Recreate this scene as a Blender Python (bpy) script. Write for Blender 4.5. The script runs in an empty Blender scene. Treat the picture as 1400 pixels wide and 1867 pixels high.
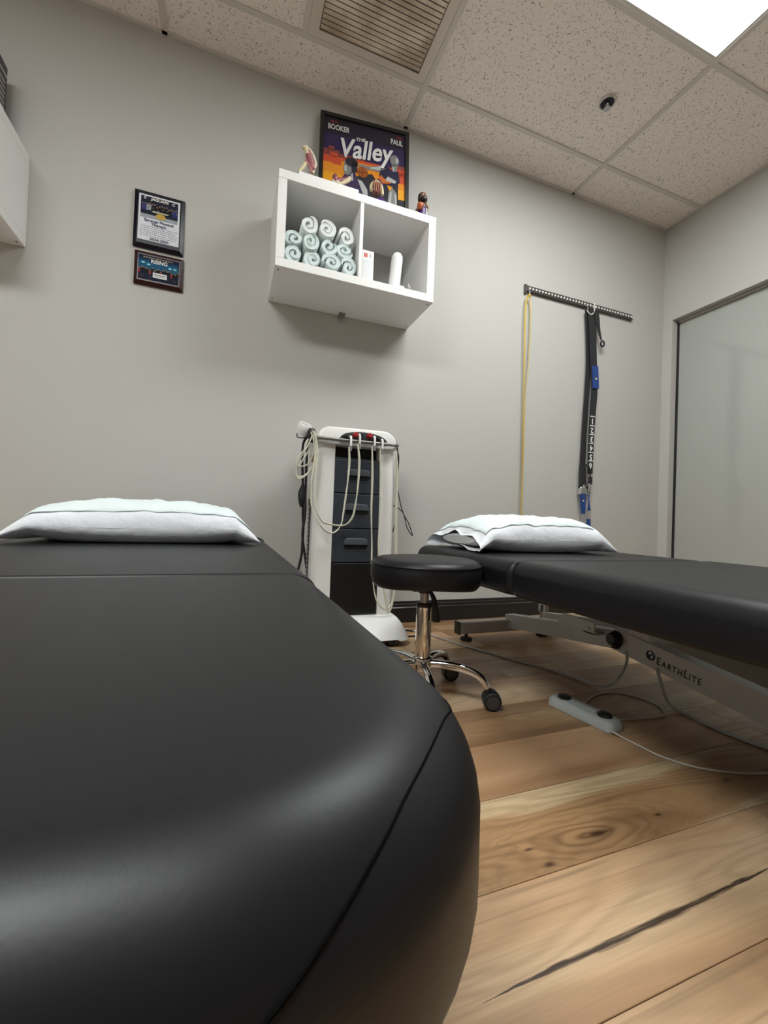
import bpy, bmesh, math, random
from mathutils import Vector, Matrix, noise
R_ = math.radians
SC = bpy.context.scene
COL = SC.collection

# ------------------------------------------------------------------ camera
CAM_H = 0.581
YAW, PITCH, ROLL = 0.35764, 0.01524, 0.03754
cam_data = bpy.data.cameras.new('camera')
cam_data.sensor_fit = 'HORIZONTAL'
cam_data.sensor_width = 36.0
cam_data.lens = 765.09 / 1400 * 36.0
cam_data.clip_start = 0.01
cam = bpy.data.objects.new('camera', cam_data)
COL.objects.link(cam)
_fw = Vector((math.sin(YAW) * math.cos(PITCH), math.cos(YAW) * math.cos(PITCH), math.sin(PITCH)))
_rt = Vector((math.cos(YAW), -math.sin(YAW), 0))
_up = _rt.cross(_fw)
_r2 = math.cos(ROLL) * _rt + math.sin(ROLL) * _up
_u2 = -math.sin(ROLL) * _rt + math.cos(ROLL) * _up
cam.matrix_world = Matrix(((_r2.x, _u2.x, -_fw.x, 0), (_r2.y, _u2.y, -_fw.y, 0),
                           (_r2.z, _u2.z, -_fw.z, CAM_H), (0, 0, 0, 1)))
SC.camera = cam

# ------------------------------------------------------------------ world, exposure
w = bpy.data.worlds.new('world'); SC.world = w
w.use_nodes = True
w.node_tree.nodes['Background'].inputs[0].default_value = (0.9, 0.95, 1.0, 1)
w.node_tree.nodes['Background'].inputs[1].default_value = 0.02
SC.view_settings.view_transform = 'Standard'
SC.view_settings.look = 'None'
SC.view_settings.gamma = 1.0
SC.view_settings.use_curve_mapping = False
SC.view_settings.exposure = 0.19
LAMP_STRENGTH = 22.5          # the ceiling troffers light the room

# ------------------------------------------------------------------ room sizes
D = 2.1855       # back wall
XR = 2.967       # right wall
XL = -1.95       # left wall
YB = -4.10       # wall behind
H = 2.794        # ceiling
GX = [XL, -1.580, -0.361, 0.859, 2.077, XR]
GY = [YB, -3.560, -2.950, -2.341, -1.731, -1.122, -0.512, 0.0975, 0.707, 1.3166, 1.940, D]

# ------------------------------------------------------------------ material helpers
MATS = {}
def mat(name, col, rough=0.5, metal=0.0, spec=0.5, bump=None, var=None, emit=None, coat=0.0, sheen=0.0):
    if name in MATS: return MATS[name]
    m = bpy.data.materials.new(name); m.use_nodes = True
    nt = m.node_tree; N = nt.nodes; L = nt.links
    b = N['Principled BSDF']
    b.inputs['Base Color'].default_value = (*col, 1)
    b.inputs['Roughness'].default_value = rough
    b.inputs['Metallic'].default_value = metal
    b.inputs['Specular IOR Level'].default_value = spec
    b.inputs['Coat Weight'].default_value = coat
    b.inputs['Sheen Weight'].default_value = sheen
    if emit:
        b.inputs['Emission Color'].default_value = (*emit[0], 1)
        b.inputs['Emission Strength'].default_value = emit[1]
    if bump or var:
        tc = N.new('ShaderNodeTexCoord')
    if bump:
        n = N.new('ShaderNodeTexNoise'); n.inputs['Scale'].default_value = bump[0]; n.inputs['Detail'].default_value = 4
        L.new(tc.outputs['Object'], n.inputs['Vector'])
        bp = N.new('ShaderNodeBump'); bp.inputs['Strength'].default_value = bump[1]; bp.inputs['Distance'].default_value = bump[2]
        L.new(n.outputs['Fac'], bp.inputs['Height']); L.new(bp.outputs['Normal'], b.inputs['Normal'])
    if var:
        n2 = N.new('ShaderNodeTexNoise'); n2.inputs['Scale'].default_value = var[0]; n2.inputs['Detail'].default_value = 5
        L.new(tc.outputs['Object'], n2.inputs['Vector'])
        r = N.new('ShaderNodeValToRGB')
        r.color_ramp.elements[0].position = 0.35; r.color_ramp.elements[1].position = 0.65
        r.color_ramp.elements[0].color = (*var[1], 1); r.color_ramp.elements[1].color = (*col, 1)
        L.new(n2.outputs['Fac'], r.inputs['Fac']); L.new(r.outputs['Color'], b.inputs['Base Color'])
    MATS[name] = m
    return m

def nd(nt, typ, **kw):
    n = nt.nodes.new(typ)
    for k, v in kw.items(): setattr(n, k, v)
    return n
def math_node(nt, op, a, b=None, c=None):
    n = nt.nodes.new('ShaderNodeMath'); n.operation = op
    for i, v in enumerate((a, b, c)):
        if v is None: continue
        if isinstance(v, (int, float)): n.inputs[i].default_value = v
        else: nt.links.new(v, n.inputs[i])
    return n.outputs[0]
def mix_col(nt, fac, a, b):
    n = nt.nodes.new('ShaderNodeMix'); n.data_type = 'RGBA'
    for i, v in ((0, fac), (6, a), (7, b)):
        if isinstance(v, (int, float)): n.inputs[i].default_value = v
        elif isinstance(v, tuple): n.inputs[i].default_value = (*v, 1)
        else: nt.links.new(v, n.inputs[i])
    return n.outputs[2]

def wood(name, pale, mid, dark, band=0.5, knot=None, spots=(), streak=None, heart=None):
    m = bpy.data.materials.new(name); m.use_nodes = True
    nt = m.node_tree; L = nt.links; b = nt.nodes['Principled BSDF']
    g = nd(nt, 'ShaderNodeNewGeometry'); oi = nd(nt, 'ShaderNodeObjectInfo')
    s = nd(nt, 'ShaderNodeSeparateXYZ'); L.new(g.outputs['Position'], s.inputs[0])
    X, Y = s.outputs[0], s.outputs[1]; rnd = oi.outputs['Random']
    Yw = Y
    dk = None
    if knot:
        kx, ky, ka, kb = knot
        dx = math_node(nt, 'DIVIDE', math_node(nt, 'SUBTRACT', X, kx), ka)
        dy = math_node(nt, 'DIVIDE', math_node(nt, 'SUBTRACT', Y, ky), kb)
        dk = math_node(nt, 'SQRT', math_node(nt, 'ADD', math_node(nt, 'MULTIPLY', dx, dx), math_node(nt, 'MULTIPLY', dy, dy)))
        fall = math_node(nt, 'EXPONENT', math_node(nt, 'MULTIPLY', math_node(nt, 'MULTIPLY', dk, dk), -0.10))
        Yw = math_node(nt, 'ADD', Y, math_node(nt, 'MULTIPLY', math_node(nt, 'MULTIPLY', fall, dy), -0.011))
    def vec(sx, sy, off):
        c = nd(nt, 'ShaderNodeCombineXYZ')
        L.new(math_node(nt, 'ADD', math_node(nt, 'MULTIPLY', X, sx), math_node(nt, 'MULTIPLY', rnd, 37.0 + off)), c.inputs[0])
        L.new(math_node(nt, 'ADD', math_node(nt, 'MULTIPLY', Yw, sy), math_node(nt, 'MULTIPLY', rnd, 91.0 - off)), c.inputs[1])
        L.new(math_node(nt, 'MULTIPLY', rnd, 17.0 + off), c.inputs[2])
        return c.outputs[0]
    def noi(v, detail=3.0, dist=0.0):
        n = nd(nt, 'ShaderNodeTexNoise'); n.inputs['Scale'].default_value = 1.0
        n.inputs['Detail'].default_value = detail; n.inputs['Distortion'].default_value = dist
        L.new(v, n.inputs['Vector']); return n.outputs['Fac']
    A = noi(vec(1.3, 7.0, 0.0), 1.5, 0.45)
    rings = math_node(nt, 'MULTIPLY_ADD', math_node(nt, 'SINE', math_node(nt, 'MULTIPLY', A, 120.0)), 0.5, 0.5)
    rings = math_node(nt, 'POWER', rings, 1.6)
    fine = noi(vec(6.0, 230.0, 3.0), 5.0)
    pore = noi(vec(1.6, 75.0, 4.0), 3.0, 0.2)
    Bn = noi(vec(0.75, 6.5, 7.0), 2.5, 0.35)
    rp = nd(nt, 'ShaderNodeValToRGB')
    e = rp.color_ramp.elements
    e[0].position = 0.5 - 0.20 * band; e[0].color = (*pale, 1)
    e[1].position = 0.74 - 0.05 * band; e[1].color = (*dark, 1)
    k = e.new(0.55 - 0.07 * band); k.color = (*mid, 1)
    L.new(Bn, rp.inputs['Fac'])
    c = mix_col(nt, math_node(nt, 'MULTIPLY', rings, 0.34), rp.outputs['Color'], tuple(0.60 * v for v in mid))
    pf = math_node(nt, 'MULTIPLY', math_node(nt, 'MAXIMUM', math_node(nt, 'SUBTRACT', pore, 0.585), 0.0), 5.0)
    c = mix_col(nt, math_node(nt, 'MINIMUM', pf, 0.75), c, tuple(0.42 * v for v in mid))
    c = mix_col(nt, math_node(nt, 'MULTIPLY', math_node(nt, 'SUBTRACT', fine, 0.36), 0.95), c, tuple(0.55 * v for v in mid))
    if heart:
        hy, hw_, hs = heart
        wv_ = math_node(nt, 'MULTIPLY', math_node(nt, 'SUBTRACT', noi(vec(2.2, 5.0, 2.0), 2.0, 0.4), 0.5), 0.16)
        hd_ = math_node(nt, 'ABSOLUTE', math_node(nt, 'ADD', math_node(nt, 'SUBTRACT', Y, math_node(nt, 'MULTIPLY_ADD', X, hs, hy)), wv_))
        hf = math_node(nt, 'SUBTRACT', 1.0, math_node(nt, 'SMOOTH_MIN', math_node(nt, 'POWER', math_node(nt, 'DIVIDE', hd_, hw_), 3.0), 1.0, 0.3))
        hf = math_node(nt, 'MAXIMUM', hf, 0.0)
        hc = mix_col(nt, math_node(nt, 'MULTIPLY', rings, 0.6), mid, dark)
        c = mix_col(nt, math_node(nt, 'MULTIPLY', hf, 0.9), c, hc)
    if dk is not None:
        dn = math_node(nt, 'MULTIPLY', dk, math_node(nt, 'MULTIPLY_ADD', noi(vec(6.0, 24.0, 1.0), 2.0, 0.8), 1.5, 0.35))
        kr = math_node(nt, 'POWER', math_node(nt, 'MULTIPLY_ADD', math_node(nt, 'SINE', math_node(nt, 'MULTIPLY', dn, 6.5)), 0.5, 0.5), 1.8)
        kr = math_node(nt, 'MULTIPLY', kr, math_node(nt, 'EXPONENT', math_node(nt, 'MULTIPLY', dk, -0.38)))
        c = mix_col(nt, math_node(nt, 'MULTIPLY', kr, 0.85), c, (0.13, 0.066, 0.03))
    for (sx_, sy_, sa, sb) in spots:
        dx = math_node(nt, 'DIVIDE', math_node(nt, 'SUBTRACT', X, sx_), sa)
        dy = math_node(nt, 'DIVIDE', math_node(nt, 'SUBTRACT', Y, sy_), sb)
        d2 = math_node(nt, 'ADD', math_node(nt, 'MULTIPLY', dx, dx), math_node(nt, 'MULTIPLY', dy, dy))
        f2 = math_node(nt, 'EXPONENT', math_node(nt, 'MULTIPLY', d2, -1.0))
        c = mix_col(nt, math_node(nt, 'MULTIPLY', f2, 0.95), c, (0.05, 0.022, 0.012))
    if streak:
        x0, x1, y0, sl, wd = streak
        ln = math_node(nt, 'MULTIPLY_ADD', math_node(nt, 'SUBTRACT', X, x0), sl, y0)
        wob = math_node(nt, 'MULTIPLY', math_node(nt, 'SUBTRACT', noi(vec(14.0, 150.0, 5.0), 5.0), 0.5), 0.013)
        d = math_node(nt, 'ABSOLUTE', math_node(nt, 'ADD', math_node(nt, 'SUBTRACT', Y, ln), wob))
        t = math_node(nt, 'DIVIDE', math_node(nt, 'SUBTRACT', X, x0), x1 - x0)
        env = math_node(nt, 'MULTIPLY', math_node(nt, 'MULTIPLY', t, math_node(nt, 'SUBTRACT', 1.0, t)), 4.0)
        env = math_node(nt, 'MAXIMUM', env, 0.0)
        wv = math_node(nt, 'MAXIMUM', math_node(nt, 'MULTIPLY', env, wd), 1e-5)
        f3 = math_node(nt, 'SUBTRACT', 1.0, math_node(nt, 'MINIMUM', math_node(nt, 'DIVIDE', d, wv), 1.0))
        f3 = math_node(nt, 'MULTIPLY', math_node(nt, 'MINIMUM', math_node(nt, 'MULTIPLY', f3, 1.7), 1.0), math_node(nt, 'MINIMUM', math_node(nt, 'MULTIPLY_ADD', fine, 2.2, -0.1), 0.95))
        c = mix_col(nt, f3, c, (0.035, 0.020, 0.015))
    hv = nd(nt, 'ShaderNodeHueSaturation')
    L.new(math_node(nt, 'MULTIPLY_ADD', rnd, 0.16, 0.98), hv.inputs['Value']); L.new(c, hv.inputs['Color'])
    L.new(hv.outputs['Color'], b.inputs['Base Color'])
    b.inputs['Roughness'].default_value = 0.33
    b.inputs['Specular IOR Level'].default_value = 0.45
    bp = nd(nt, 'ShaderNodeBump'); bp.inputs['Strength'].default_value = 0.12; bp.inputs['Distance'].default_value = 0.0006
    L.new(fine, bp.inputs['Height']); L.new(bp.outputs['Normal'], b.inputs['Normal'])
    return m

def tile_material():
    m = bpy.data.materials.new('acoustic_tile'); m.use_nodes = True
    nt = m.node_tree; L = nt.links; b = nt.nodes['Principled BSDF']
    g = nd(nt, 'ShaderNodeNewGeometry')
    v1 = nd(nt, 'ShaderNodeTexVoronoi'); v1.inputs['Scale'].default_value = 105.0; v1.inputs['Randomness'].default_value = 1.0
    nz = nd(nt, 'ShaderNodeTexNoise'); nz.inputs['Scale'].default_value = 34.0; nz.inputs['Detail'].default_value = 2.0
    L.new(g.outputs['Position'], nz.inputs['Vector'])
    vm = nd(nt, 'ShaderNodeVectorMath'); vm.operation = 'MULTIPLY_ADD'
    L.new(nz.outputs['Color'], vm.inputs[0]); vm.inputs[1].default_value = (0.045, 0.045, 0.0); L.new(g.outputs['Position'], vm.inputs[2])
    L.new(vm.outputs[0], v1.inputs['Vector'])
    n2 = nd(nt, 'ShaderNodeTexNoise'); n2.inputs['Scale'].default_value = 70.0; n2.inputs['Detail'].default_value = 3.0; n2.inputs['Distortion'].default_value = 1.2
    L.new(g.outputs['Position'], n2.inputs['Vector'])
    pit = math_node(nt, 'MULTIPLY', math_node(nt, 'LESS_THAN', v1.outputs['Distance'], 0.33), math_node(nt, 'GREATER_THAN', n2.outputs['Fac'], 0.50))
    n3 = nd(nt, 'ShaderNodeTexNoise'); n3.inputs['Scale'].default_value = 2.2; n3.inputs['Detail'].default_value = 4.0
    L.new(g.outputs['Position'], n3.inputs['Vector'])
    base = mix_col(nt, n3.outputs['Fac'], (0.84, 0.775, 0.725), (0.92, 0.87, 0.825))
    c = mix_col(nt, math_node(nt, 'MULTIPLY', pit, 0.62), base, (0.16, 0.13, 0.115))
    L.new(c, b.inputs['Base Color']); b.inputs['Roughness'].default_value = 0.95
    b.inputs['Specular IOR Level'].default_value = 0.1
    bp = nd(nt, 'ShaderNodeBump'); bp.invert = True; bp.inputs['Strength'].default_value = 0.5; bp.inputs['Distance'].default_value = 0.002
    L.new(pit, bp.inputs['Height']); L.new(bp.outputs['Normal'], b.inputs['Normal'])
    return m

# ------------------------------------------------------------------ mesh helpers
class MB:
    def __init__(s): s.v = []; s.f = []; s.m = []
    def add(s, vs, fs, mi=0):
        o = len(s.v); s.v += [tuple(p) for p in vs]
        for q in fs: s.f.append(tuple(i + o for i in q)); s.m.append(mi)
        return s
    def box(s, lo, hi, mi=0):
        x0, y0, z0 = lo; x1, y1, z1 = hi
        return s.add([(x0,y0,z0),(x1,y0,z0),(x1,y1,z0),(x0,y1,z0),(x0,y0,z1),(x1,y0,z1),(x1,y1,z1),(x0,y1,z1)],
                     [(0,3,2,1),(4,5,6,7),(0,1,5,4),(1,2,6,5),(2,3,7,6),(3,0,4,7)], mi)
    def rbox(s, lo, hi, r, seg=2, mi=0):
        bm = bmesh.new(); bmesh.ops.create_cube(bm, size=1.0)
        for v in bm.verts:
            v.co = Vector([(lo[i] + hi[i]) / 2 + v.co[i] * (hi[i] - lo[i]) for i in range(3)])
        bmesh.ops.bevel(bm, geom=list(bm.edges), offset=r, segments=seg, affect='EDGES', profile=0.5)
        s.bm(bm, mi); bm.free(); return s
    def bm(s, bm, mi=0):
        bm.verts.ensure_lookup_table(); bm.verts.index_update()
        return s.add([v.co[:] for v in bm.verts], [[v.index for v in f.verts] for f in bm.faces], mi)
    def tube(s, pts, r, n=8, smooth=0, cap=True, mi=0, closed=False):
        pts = [Vector(p) for p in pts]
        if smooth: pts = catmull(pts, smooth, closed)
        rr = r if isinstance(r, (list, tuple)) else None
        o = len(s.v); k = len(pts); up = Vector((0, 0, 1)); prev = None
        for i, p in enumerate(pts):
            if closed: t = pts[(i + 1) % k] - pts[i - 1]
            else: t = pts[min(i + 1, k - 1)] - pts[max(i - 1, 0)]
            if t.length < 1e-9: t = Vector((0, 0, 1))
            t.normalize()
            if prev is None:
                a = Vector((1, 0, 0)) if abs(t.x) < 0.9 else Vector((0, 1, 0))
                nrm = (a - t * a.dot(t)).normalized()
            else:
                nrm = prev - t * prev.dot(t)
                nrm = nrm.normalized() if nrm.length > 1e-6 else Vector((1, 0, 0))
            prev = nrm; bi = t.cross(nrm)
            ra = (rr[0] + (rr[-1] - rr[0]) * i / max(1, k - 1)) if rr else r
            for j in range(n):
                an = 2 * math.pi * j / n
                s.v.append(tuple(p + (nrm * math.cos(an) + bi * math.sin(an)) * ra))
        seg = k if closed else k - 1
        for i in range(seg):
            i2 = (i + 1) % k
            for j in range(n):
                j2 = (j + 1) % n
                s.f.append((o+i*n+j, o+i*n+j2, o+i2*n+j2, o+i2*n+j)); s.m.append(mi)
        if cap and not closed:
            s.f.append(tuple(o + j for j in reversed(range(n)))); s.m.append(mi)
            s.f.append(tuple(o + (k-1)*n + j for j in range(n))); s.m.append(mi)
        return s
    def lathe(s, c, prof, n=24, axis='z', mi=0, ax=None):
        """prof: (radius, height) pairs; axis a letter or a Vector"""
        A = Vector(ax) if ax is not None else {'x': Vector((1,0,0)), 'y': Vector((0,1,0)), 'z': Vector((0,0,1))}[axis]
        A.normalize()
        t = Vector((0,0,1)) if abs(A.z) < 0.9 else Vector((1,0,0))
        U = (t - A * t.dot(A)).normalized(); V = A.cross(U); c = Vector(c)
        o = len(s.v)
        for (r, h) in prof:
            for j in range(n):
                an = 2*math.pi*j/n
                s.v.append(tuple(c + A*h + (U*math.cos(an) + V*math.sin(an))*max(r, 1e-5)))
        for i in range(len(prof) - 1):
            for j in range(n):
                j2 = (j+1) % n
                s.f.append((o+i*n+j, o+i*n+j2, o+(i+1)*n+j2, o+(i+1)*n+j)); s.m.append(mi)
        s.f.append(tuple(o + j for j in reversed(range(n)))); s.m.append(mi)
        s.f.append(tuple(o + (len(prof)-1)*n + j for j in range(n))); s.m.append(mi)
        return s
    def prism(s, poly, a, b, plane='xz', mi=0):
        """poly in a plane, extruded from a to b along the third axis"""
        def P(q, t):
            return {'xz': (q[0], t, q[1]), 'xy': (q[0], q[1], t), 'yz': (t, q[0], q[1])}[plane]
        n = len(poly)
        return s.add([P(q, a) for q in poly] + [P(q, b) for q in poly],
                     [tuple(range(n)), tuple(reversed(range(n, 2*n)))] +
                     [(i, n+i, n+(i+1) % n, (i+1) % n) for i in range(n)], mi)
    def loft(s, rings, cap0=True, cap1=True, mi=0, closed=True):
        o = len(s.v); n = len(rings[0])
        for r in rings: s.v += [tuple(p) for p in r]
        for i in range(len(rings)-1):
            for j in range(n if closed else n-1):
                j2 = (j+1) % n
                s.f.append((o+i*n+j, o+i*n+j2, o+(i+1)*n+j2, o+(i+1)*n+j)); s.m.append(mi)
        if cap0: s.f.append(tuple(o+j for j in reversed(range(n)))); s.m.append(mi)
        if cap1: s.f.append(tuple(o+(len(rings)-1)*n+j for j in range(n))); s.m.append(mi)
        return s
    def ball(s, c, r, seg=16, ring=10, mi=0):
        if isinstance(r, (int, float)): r = (r, r, r)
        prof = [(math.sin(math.pi*i/ring), -math.cos(math.pi*i/ring)) for i in range(ring+1)]
        o = len(s.v); s.lathe((0,0,0), prof, seg, mi=mi)
        for i in range(o, len(s.v)):
            p = s.v[i]; s.v[i] = (c[0]+p[0]*r[0], c[1]+p[1]*r[1], c[2]+p[2]*r[2])
        return s
    def xf(s, M):
        s.v = [tuple(M @ Vector(p)) for p in s.v]; return s

def catmull(P, n, closed=False):
    P = [Vector(p) for p in P]; out = []; k = len(P)
    for i in range(k if closed else k-1):
        if closed: a, b, c, d = P[i-1], P[i], P[(i+1) % k], P[(i+2) % k]
        else: a, b, c, d = P[max(i-1,0)], P[i], P[i+1], P[min(i+2,k-1)]
        for j in range(n):
            t = j/n
            out.append(0.5*((2*b)+(c-a)*t+(2*a-5*b+4*c-d)*t*t+(3*b-a-3*c+d)*t**3))
    if not closed: out.append(P[-1])
    return out

def origin_of(o):
    while o.parent: o = o.parent
    return o.location
def tag(o, label=None, cat=None, group=None, kind=None):
    if label: o['label'] = label
    if cat: o['category'] = cat
    if group: o['group'] = group
    if kind: o['kind'] = kind
    return o
def empty(name, loc, label, cat, group=None):
    e = bpy.data.objects.new(name, None); e.empty_display_size = 0.05
    COL.objects.link(e); e.location = loc
    return tag(e, label, cat, group)
def build(name, mb, m, parent=None, smooth=None, origin=None):
    ms = m if isinstance(m, (list, tuple)) else [m]
    if parent is not None: O = origin_of(parent)
    elif origin is not None: O = Vector(origin)
    else:
        xs = [p[0] for p in mb.v]; ys = [p[1] for p in mb.v]; zs = [p[2] for p in mb.v]
        O = Vector(((min(xs)+max(xs))/2, (min(ys)+max(ys))/2, min(zs)))
    me = bpy.data.meshes.new(name)
    me.from_pydata([(p[0]-O.x, p[1]-O.y, p[2]-O.z) for p in mb.v], [], mb.f)
    for q in ms: me.materials.append(q)
    if len(ms) > 1: me.polygons.foreach_set('material_index', mb.m)
    bm = bmesh.new(); bm.from_mesh(me); bmesh.ops.recalc_face_normals(bm, faces=bm.faces); bm.to_mesh(me); bm.free()
    if smooth is not None:
        me.polygons.foreach_set('use_smooth', [True]*len(me.polygons))
        me.set_sharp_from_angle(angle=R_(smooth))
    me.update()
    o = bpy.data.objects.new(name, me); COL.objects.link(o)
    if parent is not None: o.parent = parent
    else: o.location = O
    return o
def text(name, s, size, m, parent, M, ext=0.0004, shear=0.0, bold=0.0, sx=1.0, align='CENTER'):
    """flat lettering: local x right, y up; M places it in the world"""
    cu = bpy.data.curves.new('lettering_curve', 'FONT')
    cu.body = s; cu.size = size; cu.align_x = align; cu.align_y = 'CENTER'; cu.extrude = ext; cu.shear = shear; cu.offset = bold
    cu.resolution_u = 3
    t = bpy.data.objects.new('lettering_source', cu); COL.objects.link(t)
    bpy.context.view_layer.update()
    me = bpy.data.meshes.new_from_object(t.evaluated_get(bpy.context.evaluated_depsgraph_get()))
    bpy.data.objects.remove(t); bpy.data.curves.remove(cu)
    O = origin_of(parent)
    me.transform(Matrix.Translation(-O) @ M @ Matrix.Diagonal((sx, 1, 1, 1)))
    me.materials.clear(); me.materials.append(m); me.name = name
    o = bpy.data.objects.new(name, me); COL.objects.link(o); o.parent = parent
    return o
def frame_xz(x, y, z, rz=0.0, lean=0.0):
    """text/sheet frame on a wall facing -y: local x -> right, y -> up, z -> towards -y"""
    return Matrix.Translation((x, y, z)) @ Matrix.Rotation(rz, 4, 'Z') @ Matrix.Rotation(R_(90) - lean, 4, 'X')

# ------------------------------------------------------------------ materials
M_wall = mat('painted_wall', (0.495, 0.482, 0.458), 0.75, spec=0.25, bump=(90, 0.08, 0.002))
M_grid = mat('ceiling_grid_paint', (0.64, 0.61, 0.565), 0.55)
M_tile = tile_material()
M_base = mat('black_baseboard_paint', (0.012, 0.012, 0.013), 0.30)
M_black = mat('black_vinyl', (0.0066, 0.0066, 0.0088), 0.43, spec=0.34, bump=(420, 0.10, 0.0006))
M_seam = mat('black_seam', (0.002, 0.002, 0.002), 0.9, spec=0.05)
M_plast = mat('black_plastic', (0.012, 0.012, 0.013), 0.38)
M_rubber = mat('black_rubber', (0.010, 0.010, 0.011), 0.65)
M_white = mat('white_laminate', (0.80, 0.79, 0.78), 0.42, spec=0.4)
M_whitep = mat('white_plastic', (0.75, 0.74, 0.72), 0.35)
M_chrome = mat('chrome', (0.82, 0.81, 0.80), 0.06, 1.0)
M_steel = mat('zinc_steel', (0.50, 0.51, 0.52), 0.35, 1.0)
M_alu = mat('silver_paint', (0.62, 0.60, 0.585), 0.40, 0.15)
M_drawer = mat('dark_slate_plastic', (0.030, 0.035, 0.046), 0.40)
M_lip = mat('slate_plastic_lip', (0.060, 0.066, 0.080), 0.35)
M_console = mat('console_grey', (0.045, 0.046, 0.050), 0.4)
M_red = mat('red_plastic', (0.30, 0.014, 0.016), 0.3)
M_lead = mat('cream_cable', (0.66, 0.64, 0.52), 0.45)
M_greyc = mat('grey_cable', (0.42, 0.40, 0.385), 0.5)
M_cotton = mat('white_cotton', (0.74, 0.755, 0.80), 0.9, spec=0.2, bump=(20, 0.55, 0.012), sheen=0.2)
M_paper = mat('pale_blue_sheet', (0.70, 0.765, 0.785), 0.85, spec=0.2, bump=(700, 0.2, 0.0006))
M_towel_a = mat('pale_aqua_terry', (0.66, 0.755, 0.755), 0.95, spec=0.1, bump=(260, 0.8, 0.003), sheen=0.4)
M_towel_b = mat('white_terry', (0.76, 0.785, 0.785), 0.95, spec=0.1, bump=(260, 0.8, 0.003), sheen=0.4)
M_strap = mat('black_webbing', (0.016, 0.015, 0.018), 0.7, bump=(800, 0.4, 0.0008))
M_blue = mat('blue_webbing', (0.012, 0.050, 0.22), 0.65, bump=(800, 0.4, 0.0008))
M_yellow = mat('yellow_latex', (0.68, 0.46, 0.07), 0.4)
M_ink = mat('white_print', (0.80, 0.79, 0.77), 0.6)
M_navy = mat('navy_print', (0.012, 0.014, 0.055), 0.5)
M_inkgrey = mat('grey_print', (0.16, 0.16, 0.17), 0.6)
M_bone = mat('bone_plastic', (0.62, 0.53, 0.34), 0.45)
M_muscle = mat('muscle_plastic', (0.24, 0.055, 0.065), 0.4)
M_muscle2 = mat('light_muscle_plastic', (0.42, 0.17, 0.17), 0.4)
M_purple = mat('purple_plastic', (0.055, 0.018, 0.13), 0.4)
M_skin = mat('brown_figurine_paint', (0.17, 0.075, 0.045), 0.4)
M_hair = mat('dark_figurine_paint', (0.012, 0.009, 0.008), 0.35)
M_ball = mat('orange_ball_paint', (0.42, 0.10, 0.025), 0.45)

# ------------------------------------------------------------------ room shell
def structure(o): o['kind'] = 'structure'; return o
fl = MB().box((XL, YB, -0.08), (XR + 0.12, D, -0.0095))
floor = structure(build('floor', fl, mat('subfloor', (0.03, 0.02, 0.012), 0.8), origin=(0, 0, -0.08)))
structure(build('wall_back', MB().box((XL - 0.1, D, -0.08), (XR + 0.12, D + 0.1, H + 0.15)), M_wall))
structure(build('wall_left', MB().box((XL - 0.1, YB, -0.08), (XL, D, H + 0.15)), M_wall))
structure(build('wall_behind', MB().box((XL - 0.1, YB - 0.1, -0.08), (XR + 0.12, YB, H + 0.15)), mat('darkened_unseen_wall', (0.14, 0.135, 0.13), 0.8)))  # unseen wall; dark colour added to cut reflections on the cushion's foot end
WY0, WY1, WZ0, WZ1 = -0.35, 2.1155, 0.12, 2.097
wr = MB()
wr.box((XR, WY1, -0.08), (XR + 0.12, D, H + 0.15)); wr.box((XR, YB, -0.08), (XR + 0.12, WY0, H + 0.15))
wr.box((XR, WY0, WZ1), (XR + 0.12, WY1, H + 0.15)); wr.box((XR, WY0, -0.08), (XR + 0.12, WY1, WZ0))
structure(build('wall_right', wr, M_wall))

# window: black gasket, frosted pane
win = structure(bpy.data.objects.new('window_1', None)); COL.objects.link(win); win.location = (XR + 0.06, (WY0+WY1)/2, WZ0)
gk = MB(); gx0, gx1 = XR + 0.052, XR + 0.075; g = 0.014
gk.box((gx0, WY1 - g, WZ0), (gx1, WY1, WZ1)); gk.box((gx0, WY0, WZ0), (gx1, WY0 + g, WZ1))
gk.box((gx0, WY0 + g, WZ0), (gx1, WY1 - g, WZ0 + g))
build('window_gasket', gk, M_plast, win)
build('window_head', MB().box((gx0 - 0.010, WY0 + g, WZ1 - 0.020), (gx1, WY1 - g, WZ1)), mat('window_head_paint', (0.30, 0.285, 0.26), 0.5), win)
M_glass = mat('frosted_glass', (0.385, 0.395, 0.370), 0.06, spec=0.95, bump=(9, 0.02, 0.004))
build('window_pane', MB().box((XR + 0.060, WY0 + g, WZ0 + g), (XR + 0.068, WY1 - g, WZ1 - 0.020)), M_glass, win)

# baseboards
def baseboard(name, lo, hi, axis):
    mb = MB(); h = 0.118
    if axis == 'x':
        y = lo[1]
        mb.prism([(y, 0), (y - 0.016, 0), (y - 0.016, h*0.70), (y - 0.012, h*0.74), (y - 0.013, h*0.86), (y - 0.007, h*0.90), (y - 0.006, h), (y, h)], lo[0], hi[0], 'yz')
    else:
        x = lo[0]
        mb.prism([(x, 0), (x - 0.016, 0), (x - 0.016, h*0.70), (x - 0.012, h*0.74), (x - 0.013, h*0.86), (x - 0.007, h*0.90), (x - 0.006, h), (x, h)], lo[1], hi[1], 'xz')
    structure(build(name, mb, M_base))
baseboard('baseboard_back', (XL, D, 0), (XR - 0.016, D, 0), 'x')
baseboard('baseboard_right', (XR, YB, 0), (XR, D, 0), 'y')

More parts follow.
